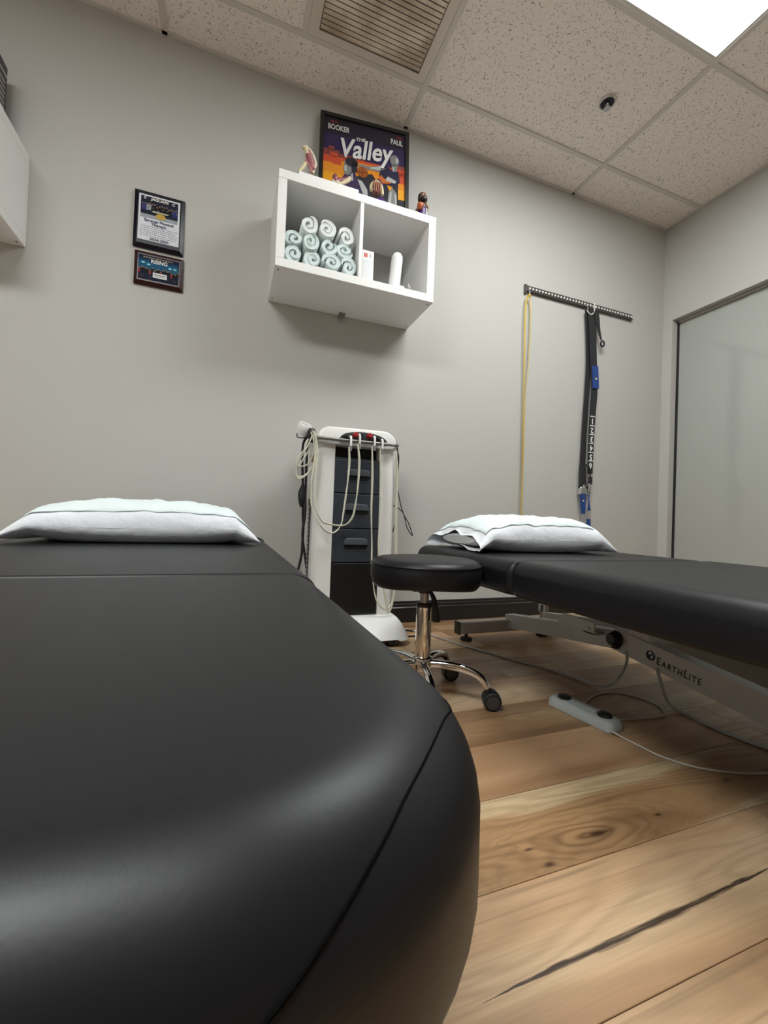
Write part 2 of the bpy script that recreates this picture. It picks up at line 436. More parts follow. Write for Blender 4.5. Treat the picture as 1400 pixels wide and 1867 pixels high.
# floor planks
PAL = (0.56, 0.40, 0.225); MID = (0.43, 0.255, 0.125); DRK = (0.20, 0.105, 0.048)
W_a = wood('hickory_plank_amber', (0.64, 0.455, 0.28), (0.50, 0.31, 0.175), (0.24, 0.125, 0.06), 0.8)
W_b = wood('hickory_plank_pale', (0.66, 0.475, 0.30), (0.55, 0.36, 0.21), (0.34, 0.19, 0.095), 0.75)
W_c = wood('hickory_plank_brown', (0.60, 0.45, 0.27), (0.35, 0.20, 0.10), (0.16, 0.083, 0.04), 1.0)
W_k = wood('hickory_plank_knotted', (0.60, 0.45, 0.27), (0.40, 0.235, 0.115), (0.20, 0.105, 0.05), 0.3, heart=(0.630, 0.062, 0.02),
           knot=(0.660, 0.606, 0.062, 0.0165), spots=((0.683, 0.603, 0.017, 0.0075), (0.690, 0.603, 0.026, 0.003), (0.845, 0.605, 0.009, 0.004), (0.541, 0.574, 0.011, 0.005), (0.528, 0.612, 0.009, 0.003), (1.12, 0.64, 0.016, 0.008)))
W_s = wood('hickory_plank_streaked', (0.62, 0.44, 0.275), (0.53, 0.34, 0.195), (0.38, 0.215, 0.115), 0.7, streak=(0.30, 0.92, 0.434, 0.024, 0.0062))
rng = random.Random(7)
PITCHW = 0.1875
joints = {1.4970: 1.215, 1.1220: 1.170, 0.3720: 1.054, 0.7470: 1.480, 0.5595: 1.62, 0.9345: 0.60, 0.1845: 0.75}
y = 0.747 - PITCHW * 26
rows = []
while y < D - 0.02:
    rows.append(round(y, 4)); y += PITCHW
for y0 in rows:
    y1 = min(y0 + PITCHW, D - 0.002); y0c = max(y0, YB)
    if y1 <= YB + 0.01: continue
    j = joints.get(y0, rng.uniform(0.2, 1.4))
    xs = [j + 1.26 * k for k in range(-3, 4)]
    cuts = [XL] + [x for x in xs if XL + 0.05 < x < XR - 0.05] + [XR]
    for a, b_ in zip(cuts[:-1], cuts[1:]):
        gp = 0.0006
        mb = MB(); lo = (a + gp, y0c + gp, -0.009); hi = (b_ - gp, y1 - gp, 0.0); c = 0.0007
        x0, yy0, z0 = lo; x1, yy1, z1 = hi
        mb.add([(x0,yy0,z0),(x1,yy0,z0),(x1,yy1,z0),(x0,yy1,z0),(x0,yy0,z1-c),(x1,yy0,z1-c),(x1,yy1,z1-c),(x0,yy1,z1-c),
                (x0+c,yy0+c,z1),(x1-c,yy0+c,z1),(x1-c,yy1-c,z1),(x0+c,yy1-c,z1)],
               [(0,3,2,1),(0,1,5,4),(1,2,6,5),(2,3,7,6),(3,0,4,7),(4,5,9,8),(5,6,10,9),(6,7,11,10),(7,4,8,11),(8,9,10,11)])
        m = rng.choice([W_a, W_b, W_c, W_a])
        if y0 == 0.5595 and a < 0.68 < b_: m = W_k
        if y0 == 0.372 and a < 0.6 < b_: m = W_s
        if y0 == 0.1845 and b_ > 0.5: m = W_b
        if y0 == 0.747 and b_ > 0.5: m = W_a
        build('plank', mb, m, floor)

# ceiling: slab, grid bars, tiles
ceil = structure(build('ceiling', MB().box((XL, YB, H + 0.10), (XR + 0.12, D, H + 0.15)), M_grid, origin=(0, 0, H)))
BW = 0.024
LIGHTS = [(3, 8), (1, 6)]                        # grid cells that hold troffers (column, row)
VENT = (2, 9)
for gx in GX[1:-1]:
    build('grid_bar', MB().box((gx - BW/2, YB, H), (gx + BW/2, D, H + 0.03)), M_grid, ceil)
for gy in GY[1:-1]:
    build('grid_bar', MB().box((XL, gy - BW/2, H + 0.0006), (XR, gy + BW/2, H + 0.03)), M_grid, ceil)
for xa, xb, ya, yb in ((XL, XR, D - 0.016, D), (XR - 0.016, XR, YB, D - 0.016)):
    build('edge_bar', MB().box((xa, ya, H), (xb, yb, H + 0.03)), M_grid, ceil)
build('grid_bar', MB().box((0.2445 - BW/2, 1.3166, H + 0.0003), (0.2445 + BW/2, 1.940, H + 0.03)), M_grid, ceil)
cr = random.Random(3)
for i in range(len(GX) - 1):
    for j in range(len(GY) - 1):
        if (i, j) in LIGHTS: continue
        x0, x1, y0, y1 = GX[i] + 0.004, GX[i+1] - 0.004, GY[j] + 0.004, GY[j+1] - 0.004
        if (i, j) == VENT: x1 = 0.2445 - 0.004
        dz = cr.uniform(0.005, 0.008)
        build('ceiling_tile', MB().box((x0, y0, H + dz), (x1, y1, H + dz + 0.016)), M_tile, ceil)

# ------------------------------------------------------------------ ceiling fixtures
def troffer(cell, label, power):
    M_diff = mat('troffer_diffuser_%d' % power, (0.9, 0.92, 0.9), 0.5, emit=((0.955, 1.0, 0.98), power))
    i, j = cell; x0, x1, y0, y1 = GX[i], GX[i+1], GY[j], GY[j+1]
    e = empty('ceiling_light', ((x0+x1)/2, (y0+y1)/2, H), label, 'ceiling light', 'recessed fluorescent troffers')
    fr = MB(); a = 0.012; t = 0.013
    fr.box((x0+a, y0+a, H+0.002), (x1-a, y0+a+t, H+0.03)); fr.box((x0+a, y1-a-t, H+0.002), (x1-a, y1-a, H+0.03))
    fr.box((x0+a, y0+a+t, H+0.002), (x0+a+t, y1-a-t, H+0.03)); fr.box((x1-a-t, y0+a+t, H+0.002), (x1-a, y1-a-t, H+0.03))
    build('lamp_frame', fr, mat('lamp_frame_paint', (0.62, 0.60, 0.57), 0.4), e)
    build('lamp_housing', MB().box((x0+a, y0+a, H+0.032), (x1-a, y1-a, H+0.09)), M_grid, e)
    build('diffuser', MB().box((x0+a+t, y0+a+t, H+0.008), (x1-a-t, y1-a-t, H+0.014)), M_diff, e)
troffer(LIGHTS[0], 'bright fluorescent ceiling light panel beside the sprinkler', LAMP_STRENGTH)
troffer(LIGHTS[1], 'fluorescent ceiling light panel left of the foot of the foreground table', LAMP_STRENGTH * 1.45)

vx0, vx1, vy0, vy1 = 0.2445, 0.859, 1.3166, 1.940
vent = empty('ceiling_vent', ((vx0+vx1)/2, (vy0+vy1)/2, H), 'square beige return air grille with dusty louvres in the ceiling', 'vent')
a = 0.013; b_ = 0.055
vf = MB()
vf.box((vx0+a, vy0+a, H+0.001), (vx1-a, vy0+b_, H+0.018)); vf.box((vx0+a, vy1-b_+0.003, H+0.001), (vx1-a, vy1-a, H+0.018))
vf.box((vx0+a, vy0+b_, H+0.001), (vx0+b_+0.006, vy1-b_+0.003, H+0.018)); vf.box((vx1-b_-0.003, vy0+b_, H+0.001), (vx1-a, vy1-b_+0.003, H+0.018))
M_vent = mat('vent_paint', (0.66, 0.61, 0.545), 0.5)
build('vent_frame', vf, M_vent, vent)
build('vent_rim', MB().tube([(vx0+b_+0.006, vy0+b_, H), (vx1-b_-0.003, vy0+b_, H), (vx1-b_-0.003, vy1-b_+0.003, H), (vx0+b_+0.006, vy1-b_+0.003, H)], 0.0028, 6, closed=True),
      mat('vent_rim_dark', (0.20, 0.16, 0.12), 0.5), vent)
M_louv = mat('dusty_louvre', (0.86, 0.78, 0.67), 0.6, var=(6.0, (0.42, 0.33, 0.25)))
build('vent_duct', MB().box((vx0+b_, vy0+b_, H+0.035), (vx1-b_, vy1-b_, H+0.04)), mat('duct_dark', (0.03, 0.025, 0.02), 0.8), vent)
nl = 24
for k in range(nl):
    yy = vy0 + b_ + 0.012 + (vy1 - vy0 - 2*b_ - 0.02) * k / (nl - 1)
    mb = MB().add([(vx0+b_+0.006, yy-0.0080, H+0.0075), (vx1-b_-0.003, yy-0.0080, H+0.0075), (vx1-b_-0.003, yy+0.0062, H+0.0030), (vx0+b_+0.006, yy+0.0062, H+0.0030),
                   (vx0+b_+0.006, yy-0.0080, H+0.0088), (vx1-b_-0.003, yy-0.0080, H+0.0088), (vx1-b_-0.003, yy+0.0062, H+0.0043), (vx0+b_+0.006, yy+0.0062, H+0.0043)],
                  [(0,3,2,1),(4,5,6,7),(0,1,5,4),(1,2,6,5),(2,3,7,6),(3,0,4,7)])
    build('louvre', mb, M_louv, vent)

sp = empty('fire_sprinkler', (1.773, 1.643, H), 'small chrome fire sprinkler head set in a ceiling tile', 'sprinkler')
c0 = (1.773, 1.643, H + 0.006)
build('escutcheon', MB().lathe(c0, [(0.042, 0.001), (0.042, -0.004), (0.036, -0.011), (0.032, -0.006), (0.028, 0.006)], 28), mat('sprinkler_ring', (0.62, 0.60, 0.60), 0.3, 0.4), sp, 40)
build('cup', MB().lathe(c0, [(0.032, 0.001), (0.032, -0.0085), (0.012, -0.0085), (0.012, 0.0005)], 24), mat('sprinkler_dark', (0.02, 0.018, 0.022), 0.3, 0.6), sp, 40)
build('sprinkler_body', MB().lathe(c0, [(0.008, 0.0), (0.008, -0.014), (0.005, -0.018)], 12), M_steel, sp, 40)
fr = MB()
for s_ in (-1, 1):
    fr.tube([(c0[0]+0.009*s_, c0[1], c0[2]-0.010), (c0[0]+0.012*s_, c0[1], c0[2]-0.022), (c0[0]+0.003*s_, c0[1], c0[2]-0.036)], 0.0018, 6, 4)
build('sprinkler_arms', fr, M_steel, sp, 60)
build('deflector', MB().lathe((c0[0], c0[1], c0[2]-0.038), [(0.017, 0.0), (0.018, 0.001), (0.016, 0.002)], 16), M_steel, sp, 30)

# ------------------------------------------------------------------ cushions
def outline(x0, x1, y0, y1, rs, o, n=14, k0=1.0, k1=1.0):
    pts = []
    for (cx, cy, sx, sy, r, a0) in ((x1, y0, -1, 1, rs[0], -90), (x1, y1, -1, -1, rs[1], 0), (x0, y1, 1, -1, rs[2], 90), (x0, y0, 1, 1, rs[3], 180)):
        rr = max(r - o, 0.004)
        c = (cx + sx*(o + rr), cy + sy*(o*(k0 if cy == y0 else k1) + rr))
        for i in range(n+1):
            an = R_(a0 + 90*i/n); pts.append((c[0] + rr*math.cos(an), c[1] + rr*math.sin(an)))
    return pts
def cushion(x0, x1, y0, y1, z0, z1, rs, rt, rb=0.015, crown=0.0, k0=1.0, k1=1.0):
    P = []
    for i in range(6):
        an = math.pi/2*i/5; P.append((rb - rb*math.sin(an), z0 + rb - rb*math.cos(an)))
    for i in range(1, 15):
        an = math.pi/2*i/14; P.append((rt - rt*math.cos(an), z1 - rt + rt*math.sin(an)))
    P += [(rt + 0.02, z1 + crown*0.3), (rt + 0.06, z1 + crown*0.8)]
    rings = [[(x, y, z) for x, y in outline(x0, x1, y0, y1, rs, o, 14, k0, k1)] for o, z in P]
    return MB().loft(rings)

def table_base(root, xc, yf, yn, xa, arms=True, near_x=None):
    """silver lift base under a table: cross bars on feet, bent arms, knob"""
    for (yy, xl, xr_) in ((yf, xc - 0.255, xc + 0.255), (yn, (near_x if near_x is not None else xc - 0.255), xc + 0.255)):
        bar = build('foot_bar', MB().rbox((xl, yy - 0.022, 0.036), (xr_, yy + 0.022, 0.090), 0.004, 1), M_alu, root)
        for s_, xx in ((-1, xl), (1, xr_)):
            lo, hi = sorted((xx, xx + s_*0.007))
            build('end_cap', MB().rbox((lo, yy - 0.024, 0.034), (hi, yy + 0.024, 0.092), 0.002, 1), M_plast, bar)
            build('levelling_foot', MB().lathe((xx - s_*0.045, yy, 0.0), [(0.026, 0.0), (0.028, 0.004), (0.026, 0.014), (0.008, 0.016), (0.008, 0.036)], 20), M_rubber, bar, 40)

def arm_piece(p0, p1, h, w):
    """rectangular tube between two points in a plane x = const"""
    a_, b_ = Vector(p0), Vector(p1); t = (b_ - a_).normalized(); n_ = Vector((0, -t.z, t.y))
    if n_.z < 0: n_ = -n_
    vs = []
    for p in (a_, b_):
        for sx, sn in ((-1,-1),(1,-1),(1,1),(-1,1)):
            vs.append(p + Vector((sx*w/2, 0, 0)) + n_*(sn*h/2))
    return MB().add(vs, [(0,1,2,3),(7,6,5,4),(0,4,5,1),(1,5,6,2),(2,6,7,3),(3,7,4,0)])

# near (left) table
LT = empty('treatment_table', (-0.26, 1.0, 0.0), 'black padded treatment table in the foreground, seen from its rounded foot end', 'treatment table', 'black treatment tables')
lx0, lx1, ly0 = -0.700, 0.1733, 0.123
cu = build('foot_cushion', cushion(lx0, lx1, ly0, 0.800, 0.3604, 0.470, (0.1836, 0.03, 0.03, 0.1836), 0.06, k1=0.22), M_black, LT, 50)
hd = build('head_cushion', cushion(lx0, lx1 + 0.002, 0.797, 1.945, 0.3604, 0.471, (0.03, 0.07, 0.07, 0.03), 0.055, k0=0.22), M_black, LT, 50)
def on_cushion(x, y, z):
    """snap a seam point to the foot cushion's skin at height z"""
    rt_, R0 = 0.06, 0.1836
    q = max(0.0, (z - (0.470 - rt_))/rt_); o = rt_ - rt_*math.sqrt(max(0.0, 1 - q*q))
    cx, cy = lx1 - R0, ly0 + R0
    if y > cy: return (lx1 - o + 0.0002, y, z)
    if x < cx: return (x, ly0 + o - 0.0002, z)
    d = Vector((x - cx, y - cy)).normalized() * (R0 - o + 0.0002)
    return (cx + d.x, cy + d.y, z)
SE = [on_cushion(*p) for p in [(0.17, 0.78, 0.425), (0.17, 0.6, 0.428), (0.17, 0.45, 0.432), (0.17, 0.34, 0.438), (0.166, 0.29, 0.443), (0.1543, 0.2588, 0.4490), (0.1432, 0.2421, 0.4545), (0.1332, 0.2321, 0.4572), (0.1232, 0.2204, 0.4588), (0.1095, 0.2040, 0.4595), (0.0969, 0.1906, 0.4590),
      (0.0795, 0.1722, 0.4566), (0.0674, 0.1599, 0.4530), (0.0557, 0.1508, 0.4490), (0.0467, 0.1442, 0.4453), (0.0398, 0.1392, 0.4420), (0.0273, 0.132, 0.4355), (0.0179, 0.1285, 0.4310), (0.005, 0.126, 0.4260), (-0.03, 0.125, 0.4215), (-0.12, 0.124, 0.4200), (-0.40, 0.124, 0.4200)]]
build('seam', MB().tube(SE, 0.0007, 6, 5), M_seam, cu, 60)
build('base_board', MB().box((lx0 + 0.08, 0.34, 0.340), (lx1 - 0.08, 1.86, 0.3604)), M_plast, LT)
table_base(LT, -0.26, 1.55, 0.55, 0)
build('lift_arm', arm_piece((-0.26, 1.55, 0.08), (-0.26, 1.05, 0.20), 0.07, 0.05), M_alu, LT)
build('lift_arm', arm_piece((-0.26, 1.05, 0.20), (-0.26, 0.55, 0.08), 0.07, 0.05), M_alu, LT)
build('lift_column', MB().box((-0.30, 0.98, 0.20), (-0.22, 1.12, 0.340)), M_alu, LT)

# far (right) table
RT = empty('treatment_table', (1.24, 0.8, 0.0), 'black padded treatment table on a silver lift base beside the frosted window', 'treatment table', 'black treatment tables')
rx0, rx1 = 0.792, 1.690
rcu = build('foot_cushion', cushion(rx0, rx1, -0.25, 1.035, 0.366, 0.470, (0.15, 0.03, 0.03, 0.15), 0.045, k1=0.5), M_black, RT, 50)
rhd = build('head_cushion', cushion(rx0, rx1 - 0.02, 1.033, 1.735, 0.366, 0.469, (0.03, 0.075, 0.075, 0.03), 0.045, k0=0.4), M_black, RT, 50)
build('base_board', MB().box((rx0 + 0.22, -0.10, 0.346), (rx1 - 0.10, 1.62, 0.366)), M_plast, RT)
XA = 1.380
for (yy, xl, xr_) in ((1.79, 1.076, 1.66), (0.315, 0.700, 1.66)):
    bar = build('foot_bar', MB().rbox((xl, yy - 0.022, 0.034), (xr_, yy + 0.022, 0.092), 0.004, 1), M_alu, RT)
    for s_, xx in ((-1, xl), (1, xr_)):
        lo, hi = sorted((xx, xx + s_*0.007))
        build('end_cap', MB().rbox((lo, yy - 0.024, 0.032), (hi, yy + 0.024, 0.094), 0.002, 1), M_plast, bar)
        build('levelling_foot', MB().lathe((xx - s_*0.045, yy - 0.005, 0.0), [(0.026, 0.0), (0.029, 0.004), (0.027, 0.014), (0.008, 0.016), (0.008, 0.036)], 20), M_rubber, bar, 40)
build('levelling_foot', MB().lathe((1.571, 1.775, 0.0), [(0.026, 0.0), (0.029, 0.004), (0.027, 0.014), (0.008, 0.016), (0.008, 0.036)], 20), M_rubber, RT, 40)
build('lift_arm', arm_piece((XA, 1.79, 0.083), (XA, 1.13, 0.170), 0.066, 0.055), M_alu, RT)
arm = build('lift_arm', arm_piece((XA, 1.155, 0.171), (XA, 0.33, 0.030 + 0.035), 0.078, 0.055), M_alu, RT)
for xx in (1.60,):
    build('lift_arm', arm_piece((xx, 1.79, 0.083), (xx, 1.13, 0.170), 0.066, 0.04), M_alu, RT)
    build('lift_arm', arm_piece((xx, 1.155, 0.171), (xx, 0.33, 0.065), 0.078, 0.04), M_alu, RT)
build('pivot_knob', MB().lathe((XA - 0.0275, 1.14, 0.172), [(0.028, 0.0), (0.030, 0.006), (0.026, 0.010), (0.022, 0.030), (0.018, 0.034)], 20, ax=(-1, 0, 0.06)), M_plast, RT, 40)
bq = [(p[1], p[2]) for p in [(1.300, 1.375, 0.180), (1.300, 1.347, 0.224), (1.300, 1.194, 0.218), (1.300, 1.192, 0.175), (1.300, 1.215, 0.173)]]
br = build('bracket', MB().prism(bq, 1.300, 1.306, 'yz').box((1.300, bq[3][0] - 0.004, bq[3][1]), (XA - 0.028, bq[3][0] + 0.05, bq[3][1] + 0.005)), M_alu, RT)
bl = [(1.300, 1.221, 0.192)][0]
build('bolt', MB().lathe(bl, [(0.009, 0.0), (0.009, 0.004), (0.006, 0.006)], 8, ax=(-1, 0, 0)), M_steel, br, 30)
mp = [(1.330, 1.530, 0.222), (1.330, 1.483, 0.193)]
build('mounting_post', MB().rbox((1.330, mp[1][1], mp[1][2]), (1.350, mp[0][1], 0.352), 0.002, 1).tube([(1.325, (mp[0][1]+mp[1][1])/2, mp[0][2]), (1.325, (mp[0][1]+mp[1][1])/2, mp[1][2] - 0.03)], 0.004, 8), M_steel, RT)
build('lift_column', MB().rbox((XA - 0.02, 1.02, 0.18), (XA + 0.24, 1.10, 0.346), 0.004, 1), M_alu, RT)
# maker lettering and globe on the arm's side
tdir = Vector((0, 0.33 - 1.155, 0.065 - 0.171)).normalized()
ndir = Vector((0, tdir.z, -tdir.y))
if ndir.z < 0: ndir = -ndir
def arm_frame(s_, h_):
    p = Vector((XA - 0.0278, 1.155, 0.171)) + tdir*s_ + ndir*h_
    return Matrix(((0, 0, -1, p.x), (tdir.y, ndir.y, 0, p.y), (tdir.z, ndir.z, 0, p.z), (0, 0, 0, 1)))
M_blk = mat('black_print', (0.015, 0.015, 0.02), 0.5)
sa = 0.170
for ch, sz in (('E', 0.036), ('A', 0.028), ('R', 0.028), ('T', 0.028), ('H', 0.028), ('L', 0.036), ('I', 0.028), ('T', 0.028), ('E', 0.028)):
    to = text('maker_lettering', ch, sz, M_blk, arm, arm_frame(sa, -0.006 if sz > 0.03 else -0.0085), sx=0.78, align='LEFT', bold=0.0004)
    ys = [v.co.y for v in to.data.vertices]
    sa += (max(ys) - min(ys)) + 0.0036
gl = MB().lathe((0, 0, 0), [(0.0165, -0.0003), (0.0165, 0.0004)], 24).xf(arm_frame(0.148, 0.002))
glob = build('maker_globe', gl, mat('globe_blue_print', (0.012, 0.018, 0.075), 0.5), arm)
ld = MB()
for poly in ([(-0.006, 0.012), (0.004, 0.013), (0.001, 0.004), (-0.004, 0.001), (-0.009, 0.005)], [(0.002, 0.0), (0.009, 0.002), (0.008, -0.004), (0.003, -0.012), (0.001, -0.006)], [(0.007, 0.010), (0.013, 0.006), (0.009, 0.005)]):
    ld.prism(poly, 0.0005, 0.0008, 'xy')
build('globe_land', ld.xf(arm_frame(0.148, 0.002)), M_ink, glob)

# ------------------------------------------------------------------ pillows and sheets
def pillow_top(u, v, h):
    u = max(-1, min(1, u)); v = max(-1, min(1, v))
    return h * max(0.0, 1 - abs(u)**(2.4 if u < 0 else 3.6))**0.5 * max(0.0, 1 - abs(v)**3.6)**0.5
def make_pillow(cx, cy, zb, lx, ly, h, rz, seed, open_left=False, ears=0.03):
    NU, NV = 64, 40; M_ = Matrix.Translation((cx, cy, zb)) @ Matrix.Rotation(rz, 4, 'Z')
    mb = MB()
    def pt(u, v, top):
        x = u*lx/2; y = v*ly/2
        # sides bow in, corners stick out
        x *= 1 - 0.07*(1 - abs(v)**2) * (abs(u)**3) + ears*abs(u*v)**4
        y *= 1 - 0.10*(1 - abs(u)**2) * (abs(v)**3) + ears*abs(u*v)**4
        t = pillow_top(u, v, 1.0)
        if open_left and u < -0.72:
            t = max(t, 0.33 * max(0.0, 1 - abs(v)**6)**0.5 * (1 + 0.25*math.sin(v*9)))
        wr = noise.noise(Vector((x*13 + seed, y*11, 3.1)))*0.009 + noise.noise(Vector((x*30, y*22 + seed, 1.7)))*0.0050
        cres = math.sin(v*17 + 5*noise.noise(Vector((x*5, seed, 0)))) * 0.0022 * (abs(u)**2)
        seam = 0.36*h - 0.27*h*min(1, max(0, (abs(u) - 0.8)/0.2)) * (0.3 + 0.7*abs(v))
        if top: z = seam + (h*0.66)*t + (wr + cres)*(0.3 + t)
        else: z = seam - (h*0.36)*min(1.0, t*1.25) + wr*0.5*(1 - t)
        return M_ @ Vector((x, y, max(z, 0.0015)))
    us = [math.sin(math.pi/2*(-1 + 2*i/NU)) for i in range(NU+1)]
    vs = [math.sin(math.pi/2*(-1 + 2*j/NV)) for j in range(NV+1)]
    for top in (True, False):
        o = len(mb.v)
        for u in us:
            for v in vs: mb.v.append(tuple(pt(u, v, top)))
        for i in range(NU):
            for j in range(NV):
                q = (o+i*(NV+1)+j, o+i*(NV+1)+j+1, o+(i+1)*(NV+1)+j+1, o+(i+1)*(NV+1)+j)
                mb.f.append(q if not top else tuple(reversed(q))); mb.m.append(0)
    return mb, pt
def weld(o, d=0.0003):
    bm = bmesh.new(); bm.from_mesh(o.data); bmesh.ops.remove_doubles(bm, verts=bm.verts, dist=d)
    bmesh.ops.recalc_face_normals(bm, faces=bm.faces); bm.to_mesh(o.data); bm.free()
def make_sheet(pt, u0, u1, v0, v1, lift, fold=0.0):
    NU, NV = 44, 30; mb = MB()
    def P(i, j, off):
        u = u0 + (u1-u0)*i/NU; v = v0 + (v1-v0)*j/NV
        p = pt(max(-0.985, min(0.985, u)), max(-0.985, min(0.985, v)), True)
        if abs(u) > 0.985: p = p + Vector((u - math.copysign(0.985, u), 0, 0)) * 0.3
        e = min(i, NU-i, j, NV-j)
        p = p + Vector((0, 0, lift + off + (0.0012*math.sin(i*0.8) + 0.0012 if e == 0 else 0) + 0.0015*abs(noise.noise(p*9))))
        return tuple(p)
    n = NV + 1
    for off in (0.0018, 0.0):
        for i in range(NU+1):
            for j in range(NV+1): mb.v.append(P(i, j, off))
    o = (NU+1)*n
    for i in range(NU):
        for j in range(NV):
            q = (i*n+j, (i+1)*n+j, (i+1)*n+j+1, i*n+j+1)
            mb.f.append(q); mb.f.append(tuple(o + k for k in reversed(q)))
    for i in range(NU):
        mb.f.append((i*n, o+i*n, o+(i+1)*n, (i+1)*n)); mb.f.append((i*n+NV, (i+1)*n+NV, o+(i+1)*n+NV, o+i*n+NV))
    for j in range(NV):
        mb.f.append((j, j+1, o+j+1, o+j)); mb.f.append((NU*n+j, o+NU*n+j, o+NU*n+j+1, NU*n+j+1))
    mb.m = [0]*len(mb.f)
    return mb
pmb, ppt = make_pillow(-0.262, 1.715, 0.4725, 0.70, 0.47, 0.135, R_(3), 2.0)
pe = empty('pillow', (-0.255, 1.715, 0.4725), 'white pillow lying on the foreground treatment table', 'pillow', 'pillows on the treatment tables')
po = build('pillowcase', pmb, M_cotton, pe, 60); weld(po)
tag(build('pillow_sheet', make_sheet(ppt, -0.84, 0.99, -0.90, 0.97, 0.002), M_paper, None, 60), 'pale blue disposable sheet draped over the pillow on the foreground table', 'sheet', 'sheets over the pillows')
pmb, ppt = make_pillow(1.158, 1.475, 0.4715, 0.61, 0.44, 0.135, R_(-2), 9.0, True)
pe = empty('pillow', (1.158, 1.475, 0.4715), 'white pillow with an open pillowcase end on the table behind the stool', 'pillow', 'pillows on the treatment tables')
po = build('pillowcase', pmb, M_cotton, pe, 60); weld(po)
inn = MB()
rings = []
for k, xx in enumerate((0.872, 0.875, 0.879)):
    rings.append([(xx + 0.02*k, 1.475 + 0.165*math.cos(a_)*(1 - 0.25*(k == 0)), 0.510 + 0.024*math.sin(a_)*(1 - 0.3*(k == 0))) for a_ in [2*math.pi*i/24 for i in range(24)]])
build('inner_pillow', inn.loft(rings), mat('pillow_ticking', (0.62, 0.62, 0.64), 0.9), pe, 50)
tag(build('pillow_sheet', make_sheet(ppt, -0.90, 0.74, -0.88, 0.97, 0.002), M_paper, None, 60), 'pale blue disposable sheet draped over the pillow behind the stool', 'sheet', 'sheets over the pillows')
st = MB().tube([(0.089, 1.900, 0.467), (0.112, 1.900, 0.472), (0.139, 1.900, 0.468), (0.153, 1.900, 0.459)], [0.011, 0.006], 8, 4)
tag(build('hand_strap', st, M_strap, None, 50), 'short black strap end poking out beside the foreground pillow', 'strap')

# ------------------------------------------------------------------ stool
sx, sy = 0.612, 1.232
S = empty('rolling_stool', (sx, sy, 0), 'round black vinyl stool on a chrome five-caster base', 'stool')
prof = [(0.150, 0.372), (0.168, 0.374), (0.176, 0.384), (0.179, 0.405), (0.178, 0.428), (0.175, 0.438), (0.1755, 0.4405), (0.174, 0.443), (0.168, 0.4515), (0.155, 0.4565), (0.12, 0.460), (0.06, 0.4615), (0.0, 0.462)]
smb = MB().lathe((sx, sy, 0), prof, 64)
for i, p in enumerate(smb.v):
    an = math.atan2(p[1]-sy, p[0]-sx); r = math.hypot(p[0]-sx, p[1]-sy)
    if p[2] < 0.43 and r > 0.14:
        k = 0.003*noise.noise(Vector((math.cos(an)*3, math.sin(an)*3, p[2]*30)))
        smb.v[i] = (p[0]+math.cos(an)*k, p[1]+math.sin(an)*k, p[2] + 0.004*math.sin(3*an+1)*(1 if p[2] < 0.39 else 0.2))
seat = build('seat', smb, M_black, S, 50)
build('piping', MB().tube([(sx+0.1760*math.cos(2*math.pi*i/64), sy+0.1760*math.sin(2*math.pi*i/64), 0.440) for i in range(64)], 0.0022, 6, closed=True), M_black, seat, 60)
build('seat_plate', MB().rbox((sx-0.075, sy-0.075, 0.362), (sx+0.075, sy+0.075, 0.372), 0.003, 1).lathe((sx, sy, 0), [(0.021, 0.345), (0.021, 0.364)], 20), M_plast, S, 40)
build('gas_cylinder', MB().lathe((sx, sy, 0), [(0.0145, 0.27), (0.0145, 0.347)], 20), M_steel, S, 40)
build('column', MB().lathe((sx, sy, 0), [(0.024, 0.125), (0.025, 0.135), (0.025, 0.307), (0.022, 0.309)], 28), M_chrome, S, 40)
build('column_collar', MB().lathe((sx, sy, 0), [(0.0255, 0.300), (0.0265, 0.304), (0.0265, 0.311), (0.020, 0.313)], 28), M_plast, S, 40)
build('height_lever', MB().tube([(sx+0.01, sy-0.02, 0.352), (sx+0.020, sy-0.030, 0.325), (sx+0.026, sy-0.034, 0.29), (sx+0.028, sy-0.036, 0.258)], [0.006, 0.0125], 10, 5), M_plast, S, 50)
build('hub', MB().lathe((sx, sy, 0), [(0.020, 0.092), (0.030, 0.098), (0.034, 0.120), (0.031, 0.138), (0.025, 0.142)], 28), M_chrome, S, 40)
def caster(root, c, ang, r=0.027, m_hood=None):
    """twin wheel caster under point c (axle height r)"""
    d = Vector((math.cos(ang), math.sin(ang), 0)); n_ = Vector((-d.y, d.x, 0))
    cc = Vector((c[0], c[1], r + 0.001)) + d*0.012
    cs = build('caster', MB().lathe(cc, [(r*0.98, -0.010), (r*1.06, -0.006), (r*1.06, 0.006), (r*0.98, 0.010)], 20, ax=n_).lathe((c[0], c[1], 0), [(0.011, r), (0.011, r*2.35), (0.006, r*2.4)], 12), M_plast, root, 40)
    for s_ in (-1, 1):
        w_ = build('wheel', MB().lathe(cc + n_*(0.017*s_), [(r*0.9, -0.0075), (r, -0.005), (r, 0.005), (r*0.9, 0.0075)], 24, ax=n_), M_rubber, cs, 40)
        build('wheel_cap', MB().lathe(cc + n_*(0.0245*s_), [(r*0.74, -0.001), (r*0.72, 0.0012), (r*0.3, 0.002)], 20, ax=n_*s_), mat('dark_grey_plastic', (0.05, 0.05, 0.05), 0.35), w_, 40)
for k in range(5):
    an = R_(-34 + 72*k); d = Vector((math.cos(an), math.sin(an), 0)); b0 = Vector((sx, sy, 0))
    P = [b0 + d*0.020 + Vector((0,0,0.118)), b0 + d*0.08 + Vector((0,0,0.120)), b0 + d*0.14 + Vector((0,0,0.112)), b0 + d*0.185 + Vector((0,0,0.094)), b0 + d*0.208 + Vector((0,0,0.064))]
    build('leg', MB().tube(P, [0.0145, 0.0115], 14, 6), M_chrome, S, 50)
    caster(S, (b0 + d*0.209), R_([-22, -14, 80, 150, 300][k]))

